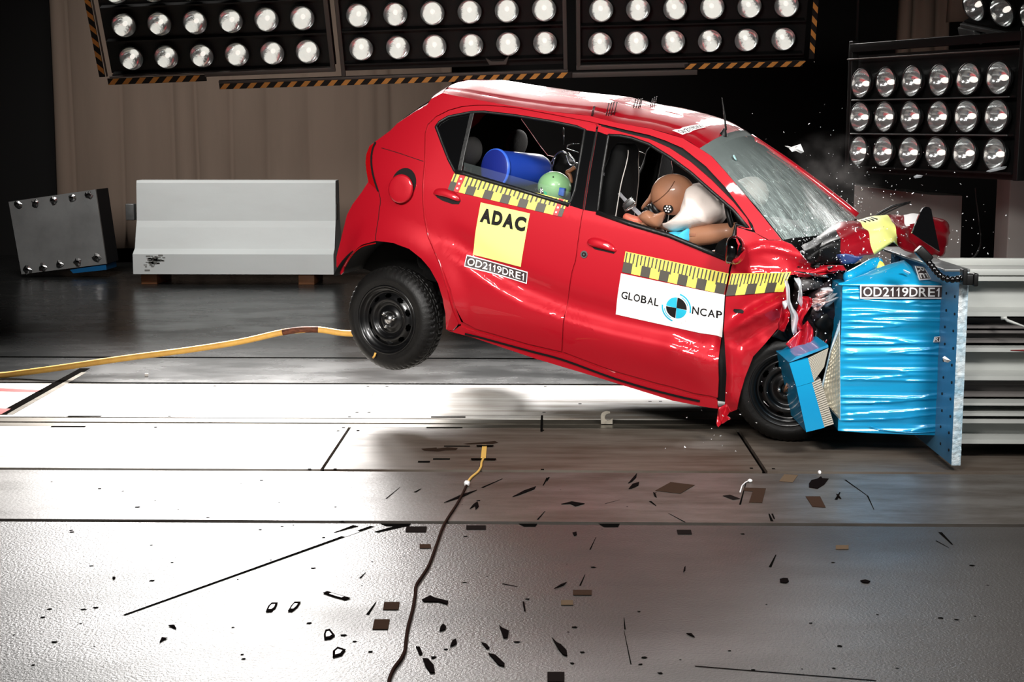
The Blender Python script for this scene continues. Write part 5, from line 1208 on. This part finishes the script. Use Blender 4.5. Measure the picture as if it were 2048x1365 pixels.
# ============================================================ DUMMIES AND WHAT LIES IN THE CAR
SKIN = mat('dummy_vinyl', (152, 106, 80), .5, 0, .4, .15, var=(10, .25, (134, 88, 64))); SHIRT = mat('dummy_blue_cloth', (64, 176, 206), .8)
dm = thing('crash_test_dummy', 'tan crash test dummy in the driver seat with its head sunk into the white airbag', 'dummy', CT + CR @ loc(1310, 500, -.36))
dm.matrix_world = Matrix.Translation(dm.location) @ CR.to_4x4()
DI = Matrix.Translation(-(CRI @ (dm.location - CT)))
hc_ = loc(1343, 390, -.37)
m = MB(); HM = Matrix.Rotation(R(62), 4, 'Y') 
def hs_(n):
    k = 1.0
    if n.x > .2: k *= 1 - .10 * n.x * max(0, -n.z)                   # flatter face
    if n.z < -.3: k *= 1 - .16 * (-n.z - .3)
    return k
ellipsoid(m, hc_, (.108, .082, .125), 0, HM, 40, 28, hs_); hd = m.xf(DI).build('head', SKIN, dm)
m = MB(); a = [hc_ + (HM.to_3x3() @ Vector((.109 * math.cos(t) * math.sin(ph), .083 * math.sin(t) , .126 * math.cos(ph) * 1.0))) for t, ph in ((0, 0),)]
sm_ = [loc(x, y, -.37) for x, y in ((1310, 404), (1325, 397), (1341, 384), (1350, 372), (1355, 361))]
P = []
for p in crom(sm_, 6):
    r = p - hc_; q = HM.to_3x3().inverted() @ r; s = 1 - (q.x / .108) ** 2 - (q.z / .125) ** 2; yv = -.083 * math.sqrt(max(0.02, s)); P.append(Vector((p.x, hc_.y + yv - .0005, p.z)))
m = MB(); tube(m, P, .0022, 6); m.xf(DI).build('head_seam', mat('seam_brown', (96, 60, 40), .7), hd)
def head_spot(px, py, r, mats, dots=None):
    p = loc(px, py, -.44); m = MB(); lathe(m, [(.0005, .004), (r, .003), (r, -.012)], 20, Matrix.Translation(p) @ Matrix.Rotation(R(90), 4, 'X')); 
    if dots:
        for k in range(6): lathe(m, [(.0005, .0065), (r * .17, .006), (r * .17, .003)], 10, Matrix.Translation(p + Vector((r * .55 * math.cos(k * 1.047), 0, r * .55 * math.sin(k * 1.047)))) @ Matrix.Rotation(R(90), 4, 'X'), 1)
        lathe(m, [(.0005, .0065), (r * .17, .006), (r * .17, .003)], 10, Matrix.Translation(p) @ Matrix.Rotation(R(90), 4, 'X'), 1)
    return m.xf(DI).build('target_marker' if dots else 'head_screw', mats, hd)
head_spot(1336, 418, .026, [INK, WHITE], True)
for x, y in ((1326, 373), (1358, 372)):
    p = loc(x, y, -.42); m = MB(); lathe(m, [(.008, -.004), (.008, .004), (.005, .004), (.004, .0)], 12, Matrix.Translation(p) @ Matrix.Rotation(R(75), 4, 'X')); m.xf(DI).build('head_screw', INK, hd)
m = MB()
na, nb_ = loc(1322, 412, -.37), loc(1298, 428, -.37)
for k in range(4): p = na.lerp(nb_, k / 3); d = (nb_ - na).normalized(); tube(m, [p - d * .007, p + d * .007], .042, 16); tube(m, [p + d * .007, p + d * .012], .034, 16)
m.xf(DI).build('neck', RUBBER, dm)
m = MB(); inflate(m, [(1248, 440), (1252, 432), (1268, 434), (1282, 428), (1293, 421), (1310, 430), (1328, 422), (1326, 436), (1319, 456), (1330, 500), (1260, 540), (1225, 500)], -.38, .17); m.xf(DI).build('torso', SKIN, dm)
m = MB(); inflate(m, [(1282, 428), (1294, 421), (1310, 428), (1328, 424), (1326, 438), (1318, 455), (1296, 450), (1280, 438)], -.52, .05); m.xf(DI).build('shoulder', SKIN, dm)
m = MB(); inflate(m, [(1248, 438), (1251, 427), (1262, 430), (1290, 440), (1280, 452)], -.5, .04); m.xf(DI).build('shoulder', mat('dummy_red_vinyl', (196, 104, 84), .5), dm)
m = MB(); inflate(m, [(1283, 418), (1286, 410), (1300, 392), (1306, 380), (1309, 384), (1308, 396), (1298, 410), (1288, 420)], -.2, .035); m.xf(DI).build('far_arm', SKIN, dm)
m = MB(); A, B = loc(1372, 476, -.47), loc(1474, 461, -.5)
tube(m, [A, A.lerp(B, .2), A.lerp(B, .5), A.lerp(B, .8), B], [.046, .052, .052, .045, .042], 18); arm_ = m.xf(DI).build('arm', SKIN, dm)
m = MB(); p = A.lerp(B, .18) + Vector((0, -.05, .014)); box(m, p, (.03, .008, .018), 0, Matrix.Rotation(R(-8), 4, 'Y'), bev=.002); m.xf(DI).build('arm_strap', mat('strap_brown', (140, 90, 66), .6), arm_)
m = MB(); inflate(m, [(1335, 468), (1345, 463), (1362, 464), (1378, 457), (1382, 470), (1382, 482), (1365, 484), (1345, 478)], -.49, .07, fn=lambda v: wrk(v) * .6); m.xf(DI).build('sleeve', SHIRT, dm)
m = MB(); inflate(m, [(1418, 505), (1434, 500), (1444, 506), (1440, 520), (1420, 520)], -.45, .04); m.xf(DI).build('hand', SKIN, dm)
m = MB(); tube(m, [loc(1330, 560, -.38), loc(1400, 545, -.38), loc(1450, 560, -.38)], [.09, .085, .07], 14); m.xf(DI).build('thigh', SKIN, dm)

GREEN = mat('dummy_green_vinyl', (126, 170, 120), .4, 0, .4, .3, var=(8, .3, (104, 146, 100)))
cd = thing('child_dummy', 'small child dummy with a pale green head leaning behind the rear door window', 'dummy'); cd.matrix_world = Matrix.Translation(CT + CR @ loc(1100, 440, -.4)) @ CR.to_4x4()
DI2 = Matrix.Translation(-loc(1100, 440, -.4)); gc = loc(1109, 374, -.44)
m = MB(); ellipsoid(m, gc, (.092, .08, .082), nu=32, nv=22); gh = m.xf(DI2).build('head', GREEN, cd)
def gspot(px, py, mk, nm, mt):
    p = loc(px, py, -.44); r = p - gc; s = 1 - (r.x / .092) ** 2 - (r.z / .082) ** 2; p.y = gc.y - .08 * math.sqrt(max(.05, s)); m = MB(); mk(m, p); m.xf(DI2).build(nm, mt, gh)
def mk1(m, p):
    lathe(m, [(.0005, .005), (.019, .003), (.019, -.012)], 18, Matrix.Translation(p) @ Matrix.Scale(.7, 4, (1, 0, 0)) @ Matrix.Rotation(R(90), 4, 'X'))
    for dx, dz in ((-.005, .008), (.005, .008), (-.005, -.002), (.006, -.002), (0, .003), (-.002, -.01)): lathe(m, [(.0005, .008), (.0032, .0075), (.0032, .003)], 8, Matrix.Translation(p + Vector((dx, 0, dz))) @ Matrix.Rotation(R(90), 4, 'X'), 1)
gspot(1092, 380, mk1, 'target_marker', [INK, WHITE])
gspot(1101, 386, lambda m, p: prism(m, [p + Vector(v) for v in ((-.012, -.006, .014), (.004, -.006, .01), (.014, -.006, -.02), (.0, -.006, -.022))], (0, .02, 0)), 'green_patch', mat('patch_green', (34, 150, 104), .5))
gspot(1131, 382, lambda m, p: box(m, p + Vector((0, .004, 0)), (.032, .03, .042), 0, bev=.004), 'blue_patch', mat('patch_blue', (38, 84, 170), .5))
gspot(1114, 353, lambda m, p: lathe(m, [(.0005, .004), (.004, .004), (.004, -.01)], 8, Matrix.Translation(p) @ Matrix.Rotation(R(60), 4, 'X')), 'head_screw', INK)
m = MB()
for k in range(4): p = loc(1080 - k * 4, 378 + k, -.43); tube(m, [p, p + Vector((.008, 0, 0))], .022 - .002 * k, 12); tube(m, [p + Vector((.008, 0, 0)), p + Vector((.014, 0, 0))], .014, 12)
m.xf(DI2).build('neck', RUBBER, cd)
m = MB(); ellipsoid(m, loc(1070, 420, -.38), (.12, .12, .14)); m.xf(DI2).build('torso', TRIM, cd)
# blue drum
BL = mat('drum_blue', (30, 62, 158), .4, 0, .4, .2); BL2 = mat('drum_rim_blue', (56, 100, 210), .35)
da, db = loc(986, 337, -.46), loc(1082, 345, -.12)
dr = thing('blue_drum', 'blue plastic drum with a broad rim lying across the rear seat', 'drum'); dr.matrix_world = Matrix.Translation(CT + CR @ da) @ CR.to_4x4()
ax = (db - da).normalized(); M_ = ax.to_track_quat('Z', 'X').to_matrix().to_4x4(); Ld = (db - da).length
m = MB(); lathe(m, [(.0005, .0), (.09, .002), (.104, .01)], 40, M_); m.build('drum_end', mat('drum_end_shaded_blue', (22, 36, 118), .45), dr)  # shadow on the drum end is put into this darker blue
m = MB(); lathe(m, [(.102, .008), (.108, .012), (.109, .022), (.104, .028)], 40, M_); m.build('drum_rim', BL2, dr)
m = MB(); lathe(m, [(.098, .026), (.1, .06), (.1, Ld - .03), (.09, Ld), (.0005, Ld + .005)], 40, M_); m.build('drum_body', BL, dr)
# child seat
cs = thing('child_restraint', 'black child seat shell with pale edge piping behind the front seats', 'child seat'); cs.matrix_world = Matrix.Translation(CT + CR @ loc(1140, 420, .2)) @ CR.to_4x4()
DI3 = Matrix.Translation(-loc(1140, 420, .2))
m = MB(); inflate(m, [(1098, 360), (1104, 332), (1116, 306), (1128, 303), (1136, 318), (1150, 332), (1152, 400), (1130, 430), (1100, 420)], .2, .16); m.xf(DI3).build('seat_shell', SEATB, cs)
m = MB()
for pts in ([(1102, 326), (1110, 313), (1118, 304), (1126, 303), (1132, 308)], [(1132, 308), (1140, 330), (1151, 326), (1136, 306)], [(1110, 314), (1104, 338), (1098, 352)]): tube(m, crom([loc(x, y, .03) for x, y in pts], 4), .005, 6)
m.xf(DI3).build('edge_piping', CHROME, cs)
m = MB()
for pts in ([(1131, 298), (1136, 291), (1146, 288), (1158, 288)], [(1132, 298), (1146, 302), (1157, 306)], [(1127, 256), (1127, 290)]): tube(m, [loc(x, y, .5) for x, y in pts], .004, 6)
m.build('far_window_edge', CHROME, rdm)
m = MB(); tube(m, crom([loc(x, y, -.2) for x, y in ((1150, 335), (1140, 342), (1134, 345), (1140, 352), (1142, 366))], 4), .012, 8); m.xf(DI3).build('harness_strap', mat('harness_brown', (110, 70, 44), .5), cs)
m = MB(); tube(m, [loc(x, y, .62) for x, y in ((1262, 297), (1291, 309))], .004, 6); tube(m, [loc(x, y, .62) for x, y in ((1262, 331), (1283, 337))], .004, 6); m.build('far_window_edge', CHROME, fdm)

# ============================================================ FLYING FRAGMENTS AND DUST
GL = mat('flying_glass', (235, 238, 240), .15, 0, .6, .4)
rng = random.Random(5); m = MB()
def shard(p, r):
    q = [p + Vector((rng.uniform(-1, 1), rng.uniform(-1, 1), rng.uniform(-1, 1))) * r for _ in range(4)]
    m.add(q, [(0, 1, 2), (0, 3, 1), (1, 3, 2), (2, 3, 0)], 0)
for cx, cy, sxx, syy, Y, sY, n in ((1640, 485, 38, 26, 7.0, .12, 190), (1760, 480, 50, 30, 7.15, .2, 110), (1710, 400, 50, 40, 7.6, .4, 90), (1680, 520, 60, 16, 6.9, .06, 90), (1620, 590, 30, 45, 6.9, .06, 70), (1930, 500, 40, 40, 7.3, .4, 40), (1780, 350, 80, 70, 8.0, .6, 70), (1590, 470, 30, 20, 7.15, .1, 50), (1450, 880, 60, 30, 6.9, .2, 14), (1560, 740, 40, 60, 6.92, .05, 24), (1640, 300, 120, 80, 8.0, .7, 40)):
    for _ in range(n): shard(at_y(rng.gauss(cx, sxx), rng.gauss(cy, syy), Y + rng.gauss(0, sY) * .5), rng.choice((.0025, .003, .004, .006)))
o = m.build('flying_glass', GL); o['kind'] = 'stuff'; tag(o, 'spray of tiny white glass splinters over the bonnet and blue barrier', 'glass splinters')
def frag(pts, Y, lab, mt=CLEAR, th=.012):
    m = MB(); P = [at_y(x, y, Y + .02 * math.sin(k * 2.2)) for k, (x, y) in enumerate(pts)]; c = sum(P, Vector()) / len(P); n = len(P)
    vs = [p - c for p in P] + [(p - c) * .7 + Vector((0, th, .004)) for p in P] + [Vector((0, -th * .4, .002))]
    m.add(vs, [(k, (k + 1) % n, 2 * n) for k in range(n)] + [(k, n + k, n + (k + 1) % n, (k + 1) % n) for k in range(n)] + [tuple(range(n, 2 * n))], 0)
    return tag(m.build('flying_fragment', mt, loc=c), lab, 'debris', 'pieces flying off the car')
frag([(1569, 292), (1580, 295), (1592, 292), (1601, 288), (1605, 297), (1608, 304), (1602, 307), (1592, 302), (1584, 304), (1578, 297)], 7.9, 'pale winged plastic fragment in the air above the windscreen', WHITE)
frag([(1827, 354), (1834, 350), (1846, 351), (1843, 355), (1830, 357)], 8.4, 'small pale fragment below the upright lamp rack', CLEAR)
frag([(1972, 343), (1990, 337), (2014, 333), (2010, 338), (1980, 345)], 8.2, 'long thin pale splinter below the last column of the upright lamp rack', CLEAR)
frag([(1885, 716), (1890, 713), (1902, 722), (1896, 726), (1888, 724)], 6.45, 'pale curled fragment in front of the blue steel plate', WHITE)
frag([(1806, 540), (1812, 542), (1822, 547), (1818, 549), (1808, 544)], 6.9, 'white sliver above the folded blue top sheet', WHITE)
dv = bpy.data.materials.new('impact_dust'); dv.use_nodes = True; N = dv.node_tree.nodes; L = dv.node_tree.links; N.remove(N['Principled BSDF'])
pv = N.new('ShaderNodeVolumePrincipled'); pv.inputs['Color'].default_value = (.85, .8, .78, 1); L.new(pv.outputs[0], N['Material Output'].inputs['Volume'])
tc = N.new('ShaderNodeTexCoord'); nz = N.new('ShaderNodeTexNoise'); nz.inputs['Scale'].default_value = 2.4; nz.inputs['Detail'].default_value = 5; L.new(tc.outputs['Object'], nz.inputs[0])
ln = N.new('ShaderNodeVectorMath'); ln.operation = 'LENGTH'; L.new(tc.outputs['Object'], ln.inputs[0])
f1 = N.new('ShaderNodeMapRange'); f1.inputs['From Min'].default_value = .25; f1.inputs['From Max'].default_value = 1; f1.inputs['To Min'].default_value = 1; f1.inputs['To Max'].default_value = 0; L.new(ln.outputs['Value'], f1.inputs[0])
f2 = N.new('ShaderNodeMapRange'); f2.inputs['From Min'].default_value = .45; f2.inputs['From Max'].default_value = .75; f2.inputs['To Max'].default_value = .9; L.new(nz.outputs['Fac'], f2.inputs[0])
mu = N.new('ShaderNodeMath'); mu.operation = 'MULTIPLY'; L.new(f1.outputs[0], mu.inputs[0]); L.new(f2.outputs[0], mu.inputs[1]); L.new(mu.outputs[0], pv.inputs['Density'])
m = MB(); ellipsoid(m, (0, 0, 0), (1, 1, 1), nu=24, nv=16); o = m.build('dust_cloud', dv, loc=at_y(1665, 355, 8.3)); o.scale = (.3, .3, .26); o.rotation_euler = (0, R(35), 0); o['kind'] = 'stuff'; tag(o, 'thin puff of pale dust rising behind the windscreen', 'dust')

# ============================================================ LIGHT OF THE LAMP RACKS
for i, (o, hw, H) in enumerate(LAMPLIGHTS):
    mw = o.matrix_world
    if i < 3:
        n = Vector((0, -math.cos(R(36)), -math.sin(R(36))))
        for s_ in (-.66, 0, .66):
            c = mw @ Vector((s_, H / 2 + .5, .0)) + n * .3; area('rack_light', c, c + n, .38, 1.7, (58, 32, 15)[i], (1, .97, .94), 62)
    elif i == 3:
        c = mw @ Vector((0, H / 2, .12)); n = (mw.to_3x3() @ Vector((0, 0, 1))); area('rack_light', c, c + n, 1.3, .45, 6, (1, .97, .94), 80)
